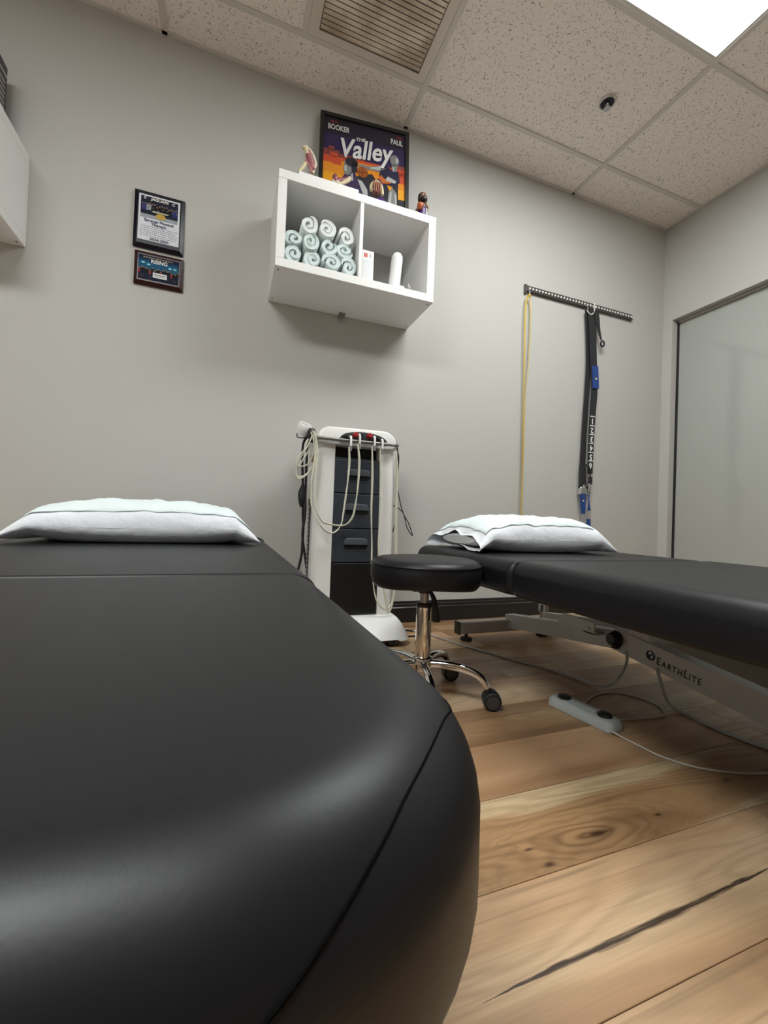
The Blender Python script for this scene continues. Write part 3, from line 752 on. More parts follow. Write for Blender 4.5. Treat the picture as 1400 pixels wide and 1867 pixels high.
# ------------------------------------------------------------------ therapy cart
CA = empty('therapy_cart', (0.57, 2.0, 0), 'white electrotherapy cart with dark drawers and hanging leads against the wall', 'medical cart')
cf, cb = 1.900, 2.110
def pillar(xo_t, xi_t, xo_b, xi_b, sgn):
    rings = []
    for z, xo, xi in ((0.115, xo_b, xi_b), (0.5, xo_b*0.55+xo_t*0.45, xi_b*0.55+xi_t*0.45), (0.925, xo_t, xi_t)):
        ring = [(xi, cf+0.004, z), (xi, cb, z), (xo, cb, z)]
        r = 0.030
        for i in range(7):
            a_ = math.pi/2*i/6
            ring.append((xo + sgn*(r - r*math.cos(a_)), cf + r - r*math.sin(a_), z))
        if sgn < 0: ring = [ring[0]] + ring[1:]
        rings.append(ring)
    return MB().loft(rings)
build('pillar', pillar(0.375, 0.459, 0.362, 0.459, 1), M_whitep, CA, 40)
build('pillar', pillar(0.757, 0.681, 0.770, 0.693, -1), M_whitep, CA, 40)
build('back_panel', MB().box((0.40, cb - 0.01, 0.115), (0.74, cb, 0.925)), M_whitep, CA)
# hood with rounded shoulders
hood = MB(); prof2 = [(0.371, 0.915), (0.371, 0.940)]
for i in range(9):
    a_ = math.pi - (math.pi/2)*i/8; prof2.append((0.432 + 0.060*math.cos(a_), 0.942 + 0.055*math.sin(a_)))
for i in range(9):
    a_ = math.pi/2 - (math.pi/2)*i/8; prof2.append((0.692 + 0.069*math.cos(a_), 0.942 + 0.060*math.sin(a_)))
prof2 += [(0.761, 0.940), (0.761, 0.915)]
def scaled(pr, k, dz):
    return [(0.566 + (x-0.566)*k, 0.915 + (z-0.915)*dz) for x, z in pr]
rings = []
for yy, k, dz in ((cf-0.014, 0.955, 0.86), (cf-0.010, 0.985, 0.95), (cf+0.004, 1.0, 1.0), (cf+0.10, 1.0, 1.03), (cb-0.02, 0.99, 1.0), (cb, 0.96, 0.9)):
    rings.append([(x, yy, z) for x, z in scaled(prof2, k, dz)])
build('hood', hood.loft(rings), M_whitep, CA, 45)
arch = [(0.470, 0.931)] + [(0.590 + 0.118*math.cos(math.pi - math.pi*i/18), 0.933 + 0.049*math.sin(math.pi*i/18)**0.75) for i in range(19)] + [(0.710, 0.931)]
con = build('console', MB().prism(arch, cf-0.0165, cf-0.010), M_console, CA)
def knob(x, z, r, m, d=0.022):
    return build('knob', MB().lathe((x, cf-0.0165, z), [(r*1.05, 0.0), (r, 0.004), (r*0.92, d*0.8), (r*0.75, d)], 18, ax=(0, -1, 0.15)), m, CA, 40)
knob(0.500, 0.954, 0.012, M_plast); knob(0.546, 0.962, 0.0135, M_red); knob(0.614, 0.965, 0.0135, M_red); knob(0.657, 0.957, 0.012, M_plast)
for zz in (0.956, 0.970): knob(0.580, zz, 0.006, M_plast, 0.006)
dr = [('slot', 0.852, 0.914), ('d', 0.692, 0.852), ('d', 0.527, 0.692), ('d', 0.368, 0.527), ('door', 0.122, 0.368)]
def xin(z):
    t = (z - 0.115)/(0.925 - 0.115); return 0.4595, 0.693 - 0.012*t
for kind, z0, z1 in dr:
    xa, xb = xin(z0); g_ = 0.002
    if kind == 'slot':
        build('tray_slot', MB().box((xa, cf+0.06, z0), (xb, cf+0.065, z1)).box((xa, cf+0.01, z0), (xb, cf+0.06, z0+0.003)), mat('slot_black', (0.006, 0.006, 0.007), 0.3), CA)
        build('tray_lip', MB().rbox((xa+0.002, cf+0.004, z0-0.001), (xb-0.002, cf+0.02, z0+0.006), 0.002, 1), M_lip, CA)
    elif kind == 'door':
        build('door', MB().rbox((xa+g_, cf+0.004, z0), (xb-g_, cf+0.03, z1-g_), 0.003, 1), mat('cart_door_black', (0.008, 0.008, 0.009), 0.32), CA)
    else:
        d_ = build('drawer', MB().rbox((xa+g_, cf+0.002, z0+g_), (xb-g_, cf+0.04, z1-g_), 0.003, 2), M_drawer, CA)
        zc = (z0+z1)/2 + 0.005; hx0, hx1 = 0.516, 0.633
        def rr(x0, x1, z0_, z1_, r_, top):
            pts = [(x0, z0_), (x1, z0_)] if top else []
            out = []
            if top:
                out = [(x0, z0_), (x1, z0_)]
                out += [(x1 - r_ + r_*math.cos(R_(90*i/5)), z1_ - r_ + r_*math.sin(R_(90*i/5))) for i in range(6)]
                out += [(x0 + r_ + r_*math.cos(R_(90+90*i/5)), z1_ - r_ + r_*math.sin(R_(90+90*i/5))) for i in range(6)]
            else:
                out = [(x1, z1_), (x0, z1_)]
                out += [(x0 + r_ + r_*math.cos(R_(180+90*i/5)), z0_ + r_ + r_*math.sin(R_(180+90*i/5))) for i in range(6)]
                out += [(x1 - r_ + r_*math.cos(R_(270+90*i/5)), z0_ + r_ + r_*math.sin(R_(270+90*i/5))) for i in range(6)]
            return out
        hoodp = rr(hx0, hx1, zc, zc + 0.031, 0.018, True)
        ctr = ((hx0+hx1)/2, zc)
        rings = [[(x, cf+0.003, z) for x, z in hoodp], [(ctr[0]+(x-ctr[0])*0.97, cf-0.006, zc+(z-zc)*0.86) for x, z in hoodp], [(ctr[0]+(x-ctr[0])*0.92, cf-0.0085, zc+(z-zc)*0.6) for x, z in hoodp]]
        build('drawer_handle', MB().loft(rings), M_lip, d_, 35)
        build('handle_recess', MB().prism(rr(hx0, hx1, zc - 0.027, zc, 0.016, False), cf+0.0012, cf+0.003), mat('recess_dark', (0.008, 0.009, 0.012), 0.4), d_)
        build('recess_rim', MB().tube([(x, cf+0.001, z) for x, z in rr(hx0, hx1, zc - 0.027, zc, 0.016, False)][1:-0 or None], 0.0016, 6), M_lip, d_, 50)
# rail, side vent strip, base
build('hook_rail', MB().tube([(0.371, 1.95, 0.932), (0.371, 1.885, 0.933), (0.385, 1.872, 0.933), (0.70, 1.868, 0.934), (0.748, 1.872, 0.934), (0.760, 1.885, 0.934), (0.760, 1.95, 0.934)], 0.0078, 10, 5), mat('grey_rail', (0.22, 0.21, 0.20), 0.35, 0.6), CA, 50)
build('side_vent', MB().prism([(1.965, 0.20), (2.005, 0.20), (2.005, 0.66), (1.965, 0.66)], 0.361, 0.366, 'yz'), M_console, CA)
vm_ = MB()
for k in range(20): vm_.box((0.3585, 1.975, 0.215 + 0.021*k), (0.3605, 1.990, 0.228 + 0.021*k))
build('vent_slots', vm_, mat('pale_slot', (0.55, 0.55, 0.55), 0.5), CA)
# base skirt: wide white foot sweeping forwards over the casters
def skirt():
    rings = []
    for t in range(9):
        s_ = t/8
        z = 0.118 - 0.088*s_**1.6
        x0 = 0.362 - 0.055*s_; x1 = 0.770 + 0.052*s_**0.8; yf = cf - 0.005 - 0.150*s_**0.8
        ring = []
        n_ = 10
        r_ = 0.03 + 0.05*s_
        for cx, cy, a0 in ((x1-r_, yf+r_, -90), (x1-r_, cb-r_, 0), (x0+r_, cb-r_, 90), (x0+r_, yf+r_, 180)):
            for i in range(n_+1):
                an = R_(a0 + 90*i/n_); px, py = cx + r_*math.cos(an), cy + r_*math.sin(an)
                zz = z
                if s_ > 0.55:      # arched lower edge at the front
                    k = max(0, 1 - ((px - 0.566)/0.19)**2); zz = z + 0.055*k*(s_-0.55)/0.45 if py < cf + 0.02 else z
                ring.append((px, py, zz))
        rings.append(ring)
    return MB().loft(rings, True, False)
build('base_skirt', skirt(), M_whitep, CA, 45)
for cx_, cy_, an in ((0.39, 1.80, 200), (0.735, 1.80, 240), (0.39, 2.05, 90), (0.735, 2.05, 120)):
    caster(CA, (cx_, cy_), R_(an), 0.026)
# applicator cup and holder at the cart's left shoulder
build('applicator_cup', MB().lathe((0.322, 1.985, 0.985), [(0.024, -0.028), (0.032, -0.024), (0.036, 0.0), (0.034, 0.022), (0.028, 0.030), (0.024, 0.024), (0.026, -0.015)], 24, ax=(0.25, -0.5, 0.9)), M_whitep, CA, 45)
build('cup_arm', MB().tube([(0.345, 1.99, 0.965), (0.37, 2.0, 0.955), (0.40, 2.01, 0.955)], 0.009, 10, 4), M_plast, CA, 50)
build('cup_hook', MB().tube([(0.292, 1.98, 0.965), (0.292, 1.972, 0.945), (0.318, 1.968, 0.942), (0.345, 1.97, 0.95)], 0.003, 8, 4), M_plast, CA, 50)
build('applicator', MB().lathe((0.355, 1.955, 0.968), [(0.016, -0.045), (0.020, -0.02), (0.018, 0.012), (0.010, 0.022)], 16, ax=(0.0, -0.2, 1.0)), M_plast, CA, 45)
build('probe_tag', MB().rbox((0.360, 1.935, 0.838), (0.376, 1.990, 0.868), 0.002, 1), mat('tan_tag', (0.45, 0.27, 0.18), 0.6), CA)
build('side_knob', MB().lathe((0.768, 1.99, 0.985), [(0.013, -0.012), (0.016, 0.0), (0.012, 0.012)], 16, ax=(1, 0, 0.3)), M_whitep, CA, 45)
# plugs and leads
for k, (px_, pz_) in enumerate(((0.519, 0.952), (0.561, 0.966), (0.634, 0.963), (0.673, 0.953))):
    build('lead_plug', MB().tube([(px_, cf-0.016, pz_), (px_, cf-0.040, pz_-0.002), (px_, cf-0.046, pz_-0.02), (px_, cf-0.046, pz_-0.045)], 0.0055, 8, 4), M_ink, CA, 50)
    build('lead_collar', MB().tube([(px_, cf-0.046, pz_-0.045), (px_, cf-0.046, pz_-0.068)], 0.0058, 8), mat('grey_collar', (0.20, 0.20, 0.20), 0.4), CA, 50)
LEADS = [
 [(0.510, 1.856, 0.902), (0.513, 1.856, 0.839), (0.511, 1.856, 0.763), (0.508, 1.856, 0.700), (0.499, 1.856, 0.612), (0.486, 1.856, 0.542), (0.449, 1.856, 0.506), (0.411, 1.856, 0.520), (0.369, 1.856, 0.577), (0.349, 1.856, 0.642), (0.345, 1.856, 0.752), (0.354, 1.856, 0.826), (0.355, 1.856, 0.911), (0.344, 1.856, 0.957)],
 [(0.550, 1.852, 0.918), (0.559, 1.852, 0.842), (0.558, 1.852, 0.728), (0.551, 1.852, 0.634), (0.538, 1.852, 0.576), (0.500, 1.852, 0.542), (0.431, 1.852, 0.545), (0.393, 1.852, 0.563), (0.369, 1.852, 0.626), (0.362, 1.852, 0.679), (0.358, 1.852, 0.769), (0.362, 1.852, 0.850), (0.357, 1.852, 0.923), (0.346, 1.852, 0.956)],
 [(0.621, 1.854, 0.912), (0.626, 1.854, 0.771), (0.628, 1.854, 0.617), (0.639, 1.854, 0.464), (0.645, 1.854, 0.347), (0.665, 1.854, 0.213), (0.708, 1.854, 0.153), (0.744, 1.854, 0.174), (0.762, 1.854, 0.268), (0.762, 1.854, 0.361), (0.751, 1.854, 0.544), (0.751, 1.854, 0.754), (0.744, 1.854, 0.871)],
 [(0.660, 1.850, 0.902), (0.666, 1.850, 0.774), (0.669, 1.850, 0.619), (0.670, 1.850, 0.465), (0.678, 1.850, 0.388), (0.696, 1.850, 0.285), (0.717, 1.850, 0.181), (0.733, 1.850, 0.134), (0.753, 1.850, 0.180), (0.766, 1.850, 0.279), (0.763, 1.850, 0.388), (0.751, 1.850, 0.623), (0.750, 1.850, 0.832), (0.738, 1.850, 0.896)],
]
for P in LEADS:
    build('cream_lead', MB().tube(P, 0.0030, 8, 6), M_lead, CA, 60)
    build('cream_lead', MB().tube([(x + 0.0045*math.sin(i*1.3), y - 0.003, z + 0.002) for i, (x, y, z) in enumerate(P)], 0.0026, 8, 6), M_lead, CA, 60)
COIL = [[(0.358, 1.930, 0.967), (0.364, 1.930, 0.886), (0.341, 1.930, 0.820), (0.299, 1.930, 0.804), (0.288, 1.930, 0.824), (0.304, 1.930, 0.860), (0.333, 1.930, 0.896), (0.353, 1.930, 0.948)],
        [(0.349, 1.935, 0.967), (0.369, 1.935, 0.900), (0.369, 1.935, 0.836), (0.343, 1.935, 0.778), (0.304, 1.935, 0.748), (0.288, 1.935, 0.774), (0.294, 1.935, 0.817), (0.317, 1.935, 0.870), (0.337, 1.935, 0.935)],
        [(0.370, 1.940, 0.965), (0.379, 1.940, 0.876), (0.361, 1.940, 0.810), (0.330, 1.940, 0.767), (0.297, 1.940, 0.760), (0.291, 1.940, 0.790), (0.312, 1.940, 0.827), (0.340, 1.940, 0.880), (0.348, 1.940, 0.937)]]
for P in COIL: build('coiled_lead', MB().tube(P, 0.0032, 8, 6), M_lead, CA, 60)
BLK = [[(0.348, 2.000, 0.960), (0.326, 2.000, 0.924), (0.324, 2.000, 0.840), (0.331, 2.000, 0.736), (0.334, 2.000, 0.658), (0.337, 2.000, 0.580), (0.342, 2.000, 0.515), (0.340, 2.000, 0.450), (0.339, 2.000, 0.398), (0.329, 2.000, 0.341), (0.318, 2.000, 0.300)],
       [(0.352, 1.990, 0.945), (0.344, 1.990, 0.892), (0.343, 1.990, 0.788), (0.344, 1.990, 0.684), (0.346, 1.990, 0.580), (0.338, 1.990, 0.515), (0.340, 1.990, 0.464), (0.354, 1.990, 0.386), (0.367, 1.990, 0.308), (0.375, 1.990, 0.253)]]
for P in BLK: build('power_cord', MB().tube(P, 0.0058, 8, 5), M_rubber, CA, 60)
c0 = [(0.331, 2.000, 0.676)][0]
build('cord_connector', MB().lathe(c0, [(0.007, -0.055), (0.016, -0.03), (0.021, 0.0), (0.019, 0.02), (0.009, 0.05)], 16, ax=(0.05, 0, 1)), M_rubber, CA, 50)
for P in ([(0.796, 2.000, 0.987), (0.810, 2.000, 0.937), (0.814, 2.000, 0.824), (0.810, 2.000, 0.711), (0.817, 2.000, 0.612), (0.800, 2.000, 0.513)], [(0.798, 1.995, 0.949), (0.816, 1.995, 0.894), (0.812, 1.995, 0.767), (0.824, 1.995, 0.697), (0.851, 1.995, 0.613), (0.885, 1.995, 0.558), (0.909, 1.995, 0.496), (0.876, 1.995, 0.538), (0.855, 1.995, 0.605), (0.829, 1.995, 0.632), (0.795, 1.995, 0.648)]):
    build('black_lead', MB().tube(P, 0.0026, 8, 6), M_rubber, CA, 60)

# ------------------------------------------------------------------ wall shelf unit
shx0, shx1, shy, shz0, shz1 = 0.150, 0.912, 1.856, 1.655, 2.080
T = 0.038
def cube_shelf(x0, x1, y0, z0, z1, label, div=None):
    e = empty('wall_shelf', ((x0+x1)/2, (y0+D)/2, z0), label, 'shelf', 'white cube shelves on the wall')
    build('top_panel', MB().rbox((x0, y0, z1-T), (x1, D-0.001, z1), 0.0012, 1), M_white, e)
    build('bottom_panel', MB().rbox((x0, y0, z0), (x1, D-0.001, z0+T), 0.0012, 1), M_white, e)
    for xa in (x0, x1 - T):
        build('side_panel', MB().rbox((xa, y0+0.0004, z0+T), (xa+T, D-0.001, z1-T), 0.0012, 1), M_white, e)
    if div: build('divider', MB().rbox((div-0.0085, y0+0.001, z0+T), (div+0.0085, D-0.001, z1-T), 0.001, 1), M_white, e)
    for xx in (x0+0.017, x1-0.017):
        for yy in (y0+0.03, D-0.035):
            build('cam_screw', MB().lathe((xx, yy, z0), [(0.0045, -0.0006), (0.0045, 0.002)], 12), mat('screw_dark', (0.09, 0.085, 0.08), 0.4, 0.6), e)
    return e
SH = cube_shelf(shx0, shx1, shy, shz0, shz1, 'white two-cube wall shelf holding rolled towels, framed poster on top', 0.531)
bk = MB().rbox((0.510, D-0.045, shz0-0.0025), (0.546, D-0.001, shz0-0.0002), 0.0008, 1).rbox((0.510, D-0.004, shz0-0.040), (0.546, D-0.0005, shz0-0.002), 0.0008, 1)
bo = build('corner_bracket', bk, M_steel, SH)
sb_ = MB()
for xx in (0.519, 0.537):
    sb_.lathe((xx, D-0.004, shz0-0.025), [(0.004, 0.0), (0.0035, 0.0015)], 10, ax=(0, -1, 0))
build('bracket_screws', sb_, M_chrome, bo)
cube_shelf(-0.840 - 0.762, -0.840, shy, 1.665, 2.052, 'white wall shelf box cut off at the left edge of the photo')

# rolled towels
def towel_mesh(seed, mname):
    rg = random.Random(seed); n = 92; turns = 1.75 + rg.uniform(-0.25, 0.2); Rr = 0.0485; th = 0.0195
    ph = rg.uniform(0, 6.28); sq = 1 + rg.uniform(-0.12, 0.12)
    def rad(t): return Rr - (Rr - 0.011)*t
    prof_o, prof_i = [], []
    for i in range(n+1):
        t = i/n; an = ph - 2*math.pi*turns*t
        r = rad(t) - 0.0165*max(0.0, 1 - t/0.10)**2 + 0.0026*noise.noise(Vector((math.cos(an)*1.5 + seed, math.sin(an)*1.5, t*3)))
        r2 = max(r - th*(1 - 0.15*t)*(0.22 + 0.78*min(1.0, t/0.10)), 0.0015)
        prof_o.append((r*math.cos(an)*sq, r*math.sin(an)/sq)); prof_i.append((r2*math.cos(an)*sq, r2*math.sin(an)/sq))
    mb = MB(); rings = []
    mid = [((a_[0]+b_[0])/2, (a_[1]+b_[1])/2) for a_, b_ in zip(prof_o, prof_i)]
    for yy, k in ((0.004, 0.35), (0.0008, 0.75), (0.005, 1.0), (0.06, 1.0), (0.15, 1.0), (0.235, 1.0), (0.239, 0.6)):
        j = 0.0016*noise.noise(Vector((seed, yy*20, 0)))
        ring = []
        for p, c in zip(prof_o, mid): ring.append((c[0]+(p[0]-c[0])*k + j, yy, c[1]+(p[1]-c[1])*k))
        for p, c in reversed(list(zip(prof_i, mid))): ring.append((c[0]+(p[0]-c[0])*k + j, yy, c[1]+(p[1]-c[1])*k))
        rings.append(ring)
    o = len(mb.v); m_ = len(rings[0])
    mb.loft(rings, False, False)
    for base, rev in ((0, False), ((len(rings)-1)*m_, True)):
        for i in range(n):
            q = (base+i, base+i+1, base+m_-2-i, base+m_-1-i); mb.f.append(q if rev else tuple(reversed(q))); mb.m.append(0)
    me = bpy.data.meshes.new('rolled_towel'); me.from_pydata(mb.v, [], mb.f)
    me.polygons.foreach_set('use_smooth', [True]*len(me.polygons)); me.materials.append(mname)
    bm = bmesh.new(); bm.from_mesh(me); bmesh.ops.recalc_face_normals(bm, faces=bm.faces); bm.to_mesh(me); bm.free()
    return me
TW = [(0.232, 1.736, 'a', 'leftmost rolled towel in the bottom row, pale aqua'), (0.316, 1.735, 'a', 'second rolled towel from the left in the bottom row'),
      (0.400, 1.736, 'a', 'third rolled towel from the left in the bottom row'), (0.481, 1.735, 'a', 'bottom row rolled towel touching the shelf divider'),
      (0.231, 1.807, 'a', 'leftmost rolled towel in the middle row, above the corner one'), (0.300, 1.807, 'a', 'second rolled towel from the left in the middle row'),
      (0.384, 1.809, 'a', 'third rolled towel from the left in the middle row'), (0.460, 1.812, 'a', 'middle row rolled towel nearest the shelf divider'),
      (0.290, 1.880, 'b', 'white rolled towel at the left of the top row'), (0.373, 1.884, 'b', 'white rolled towel in the middle of the top row'),
      (0.465, 1.874, 'b', 'white rolled towel at the right of the top row, by the divider')]
for k, (x, z, c, lab) in enumerate(TW):
    o = bpy.data.objects.new('rolled_towel', towel_mesh(k*5 + 1, M_towel_a if c == 'a' else M_towel_b)); COL.objects.link(o)
    o.location = (x, 1.870 + 0.006*math.sin(k*2.1), z)
    o.scale = (1.02, 1, 1.02) if k < 4 else ((0.98, 1, 0.92) if k < 8 else (1.05, 1, 1.0))
    tag(o, lab, 'towel', 'rolled towels on the wall shelf')

# things in the right cube
zb = shz0 + T
bx = empty('product_box', (0.592, 1.95, zb), 'narrow white carton with a red square printed near its top', 'box')
cbx = build('carton', MB().rbox((0.562, 1.935, zb), (0.621, 1.985, zb+0.186), 0.002, 1), mat('carton_white', (0.78, 0.77, 0.78), 0.5), bx)
build('red_square', MB().box((0.570, 1.9345, zb+0.150), (0.588, 1.9349, zb+0.171)), mat('red_print', (0.55, 0.10, 0.08), 0.5), cbx)
build('panel_print', MB().box((0.565, 1.9345, zb+0.008), (0.618, 1.9348, zb+0.140)), mat('pale_grey_print', (0.66, 0.67, 0.68), 0.5), cbx)
pr = MB()
for k in range(4): pr.box((0.597, 1.9344, zb+0.152 + 0.005*k), (0.607 - 0.002*(k % 2), 1.9348, zb+0.154 + 0.005*k))
build('small_print', pr, M_inkgrey, cbx)
btl = empty('spray_bottle', (0.745, 1.95, zb), 'white cylindrical bottle leaning in the right cube of the shelf', 'bottle')
tilt = Vector((0.08, 0.0, 1.0)).normalized()
bc = Vector((0.735, 1.955, zb + 0.004))
build('bottle_body', MB().lathe(bc, [(0.024, 0.0), (0.028, 0.006), (0.029, 0.03), (0.029, 0.185), (0.027, 0.203), (0.019, 0.215), (0.006, 0.219)], 28, ax=tilt), mat('bottle_white', (0.76, 0.77, 0.77), 0.35), btl, 45)
build('bottle_base_ring', MB().lathe(bc, [(0.018, -0.003), (0.0275, -0.001), (0.0285, 0.007), (0.020, 0.009)], 24, ax=tilt), M_whitep, btl, 45)
build('spray_grip', MB().rbox((0.762, 1.935, zb+0.001), (0.790, 1.965, zb+0.058), 0.007, 2), M_whitep, btl, 45)
build('grip_slots', MB().box((0.772, 1.9342, zb+0.034), (0.784, 1.9352, zb+0.039)).box((0.768, 1.9342, zb+0.012), (0.772, 1.9352, zb+0.020)).box((0.778, 1.9342, zb+0.010), (0.781, 1.9352, zb+0.020)), M_plast, btl)
cd = empty('small_card', (0.835, 1.94, zb), 'small framed photo card leaning in the right corner of the shelf', 'card')
Mc = Matrix.Translation((0.806, 1.905, zb)) @ Matrix.Rotation(R_(52), 4, 'Z') @ Matrix.Rotation(R_(78), 4, 'X')
build('card_board', MB().box((0, 0, 0), (0.085, 0.062, 0.003)).xf(Mc), mat('card_cream', (0.66, 0.64, 0.58), 0.6), cd)
build('card_photo', MB().box((0.010, 0.008, 0.0031), (0.075, 0.048, 0.0036)).xf(Mc), mat('card_dark_photo', (0.06, 0.025, 0.02), 0.5), cd)

# ------------------------------------------------------------------ things on top of the shelf
zt = shz1
tag(build('white_board', MB().rbox((0.236, 1.862, zt), (0.512, 1.985, zt+0.020), 0.002, 1), M_white), 'flat white plinth on the shelf top carrying the anatomy models', 'plinth')
zm = zt + 0.020
am = empty('shoulder_model', (0.285, 1.92, zm), 'bone and muscle joint model at the left end of the shelf top', 'anatomy model')
ZS = 1.90
build('upper_bone', MB().tube([(0.268, 1.920, 2.264), (0.274, 1.920, 2.240), (0.278, 1.920, 2.211), (0.286, 1.920, 2.186)], [0.011, 0.008], 10, 4).ball([(0.266, 1.920, 2.258)][0], (0.014, 0.011, 0.010), 12, 8), M_bone, am, 60)
build('rear_bone', MB().tube([(0.275, 1.930, 2.269), (0.296, 1.930, 2.256), (0.312, 1.930, 2.230), (0.318, 1.930, 2.207), (0.311, 1.930, 2.179), (0.307, 1.930, 2.157)], [0.008, 0.006], 10, 4), mat('ivory_plastic', (0.66, 0.58, 0.47), 0.45), am, 60)
build('muscle', MB().tube([(0.284, 1.920, 2.249), (0.293, 1.920, 2.221), (0.301, 1.920, 2.193), (0.305, 1.920, 2.174)], [0.008, 0.011], 10, 4), M_muscle2, am, 60)
build('muscle', MB().tube([(0.278, 1.912, 2.225), (0.285, 1.912, 2.197), (0.296, 1.912, 2.172), (0.301, 1.912, 2.156)], [0.010, 0.007], 10, 4), M_muscle, am, 60)
build('muscle', MB().tube([(0.269, 1.908, 2.193), (0.282, 1.908, 2.177), (0.293, 1.908, 2.161), (0.298, 1.908, 2.147)], [0.006, 0.005], 8, 4), M_muscle2, am, 60)
build('socket_bone', MB().ball((0.318, 1.915, zm+0.016), (0.024, 0.020, 0.017), 14, 10).tube([(0.299, 1.915, 2.168), (0.302, 1.915, 2.149)], 0.008, 8), M_bone, am, 60)
build('lower_bone', MB().tube([(0.267, 1.905, 2.177), (0.260, 1.905, 2.158), (0.248, 1.905, 2.139), (0.242, 1.905, 2.126)], [0.010, 0.008], 10, 4).ball((0.262, 1.905, zm+0.010), (0.022, 0.016, 0.011), 12, 8), M_bone, am, 60)
hm = empty('hip_model', (0.43, 1.93, zm), 'small red and ivory muscle model lying in front of the poster', 'anatomy model')
build('muscle_bulb', MB().ball([(0.413, 1.930, 2.173)][0], (0.014, 0.012, 0.022), 14, 10), M_muscle, hm, 60)
build('muscle', MB().tube([(0.423, 1.935, 2.164), (0.443, 1.935, 2.176), (0.464, 1.935, 2.188), (0.475, 1.935, 2.197)], [0.014, 0.006], 10, 4), M_muscle, hm, 60)
build('bone', MB().tube([(0.415, 1.922, 2.136), (0.441, 1.922, 2.150), (0.464, 1.922, 2.168), (0.480, 1.922, 2.183)], [0.008, 0.010], 10, 4).ball([(0.480, 1.922, 2.186)][0], 0.010, 10, 8), M_bone, hm, 60)
build('bone_end', MB().ball([(0.422, 1.920, 2.148)][0], (0.012, 0.010, 0.010), 10, 8).tube([(0.398, 1.920, 2.153), (0.415, 1.920, 2.135)], 0.006, 8), mat('ivory_plastic', (0.66, 0.58, 0.47), 0.45), hm, 60)
build('model_base', MB().rbox((0.385, 1.905, zm), (0.490, 1.955, zm+0.012), 0.003, 1), M_white, hm)
hn = empty('hand_model', (0.655, 1.93, zt), 'small ribbed brown joint model on a purple base in front of the poster', 'anatomy model')
build('model_base', MB().lathe((0.640, 1.93, zt), [(0.034, 0.0), (0.034, 0.030), (0.026, 0.052), (0.014, 0.060)], 20), M_purple, hn, 40)
hb = [(0.618, 1.930, 2.182)][0]
build('joint_body', MB().ball(hb, (0.026, 0.020, 0.030), 16, 12), M_skin, hn, 60)
for k in range(4):
    build('muscle_strip', MB().tube([(hb[0]-0.016+0.010*k, hb[1]-0.018, hb[2]+0.026), (hb[0]-0.018+0.010*k, hb[1]-0.024, hb[2]+0.002), (hb[0]-0.016+0.009*k, hb[1]-0.018, hb[2]-0.024)], 0.0038, 8, 4), mat('rust_plastic', (0.28, 0.10, 0.055), 0.45), hn, 60)
build('bone_cap', MB().tube([(hb[0]-0.026, hb[1]-0.008, hb[2]-0.018), (hb[0]-0.028, hb[1]-0.006, hb[2]+0.006), (hb[0]-0.010, hb[1]-0.006, hb[2]+0.030), (hb[0]+0.012, hb[1]-0.006, hb[2]+0.030), (hb[0]+0.026, hb[1]-0.006, hb[2]+0.008), (hb[0]+0.030, hb[1]-0.006, hb[2]-0.022)], 0.0085, 10, 4), M_bone, hn, 60)
build('white_foot', MB().ball((hb[0]+0.030, hb[1]-0.004, zt+0.024), (0.016, 0.012, 0.024), 12, 8), M_ink, hn, 60)
# bobblehead figurine
fx, fy = 0.872, 1.950
fg = empty('bobblehead_figurine', (fx, fy, zt), 'small basketball figurine in a purple jersey at the right end of the shelf top', 'figurine')
fh = [(0.878, 1.950, 2.235)][0]
build('figurine_base', MB().lathe((fx, fy, zt), [(0.030, 0.0), (0.030, 0.008), (0.027, 0.011)], 20), M_plast, fg, 40)
body = MB().lathe((fx+0.004, fy, zt), [(0.010, 0.010), (0.017, 0.030), (0.019, 0.055), (0.023, 0.085), (0.021, 0.100), (0.010, 0.112)], 16)
build('jersey', body, M_purple, fg, 50)
build('legs', MB().tube([(fx-0.008, fy, zt+0.012), (fx-0.006, fy, zt+0.045)], 0.008, 8).tube([(fx+0.014, fy, zt+0.012), (fx+0.012, fy, zt+0.045)], 0.008, 8), M_skin, fg, 50)
hm_ = build('head', MB().ball(fh, (0.023, 0.022, 0.027), 18, 12).tube([(fx+0.002, fy, zt+0.105), fh], 0.009, 8), M_skin, fg, 60)
hr = MB(); hr.ball((fh[0], fh[1]+0.006, fh[2]+0.009), (0.0245, 0.022, 0.022), 16, 10).ball((fh[0]+0.016, fh[1]+0.004, fh[2]-0.002), (0.009, 0.016, 0.022), 10, 8).ball((fh[0]-0.017, fh[1]+0.004, fh[2]-0.002), (0.008, 0.016, 0.020), 10, 8)
build('hair', hr, M_hair, hm_, 60)
build('beard', MB().ball((fh[0], fh[1]-0.008, fh[2]-0.012), (0.018, 0.017, 0.015), 14, 8), M_hair, hm_, 60)
fe = MB()
for s_ in (-1, 1): fe.ball((fh[0]+0.008*s_, fh[1]-0.0205, fh[2]+0.004), 0.0026, 8, 6)
build('eyes', fe, M_ink, hm_, 60)
build('nose', MB().ball((fh[0], fh[1]-0.023, fh[2]-0.001), (0.004, 0.004, 0.005), 8, 6), M_skin, hm_, 60)
build('basketball', MB().ball([(0.853, 1.925, 2.171)][0], 0.0165, 16, 10), M_ball, fg, 60)
build('arm', MB().tube([(fx-0.018, fy, zt+0.096), (fx-0.030, fy-0.006, zt+0.078), (fx-0.022, fy-0.018, zt+0.086)], [0.007, 0.005], 8, 4), M_skin, fg, 60)
build('arm', MB().tube([(fx+0.026, fy, zt+0.096), (fx+0.030, fy-0.010, zt+0.105), (fx+0.010, fy-0.024, zt+0.112)], [0.007, 0.005], 8, 4), mat('light_figurine_paint', (0.36, 0.22, 0.11), 0.4), fg, 60)
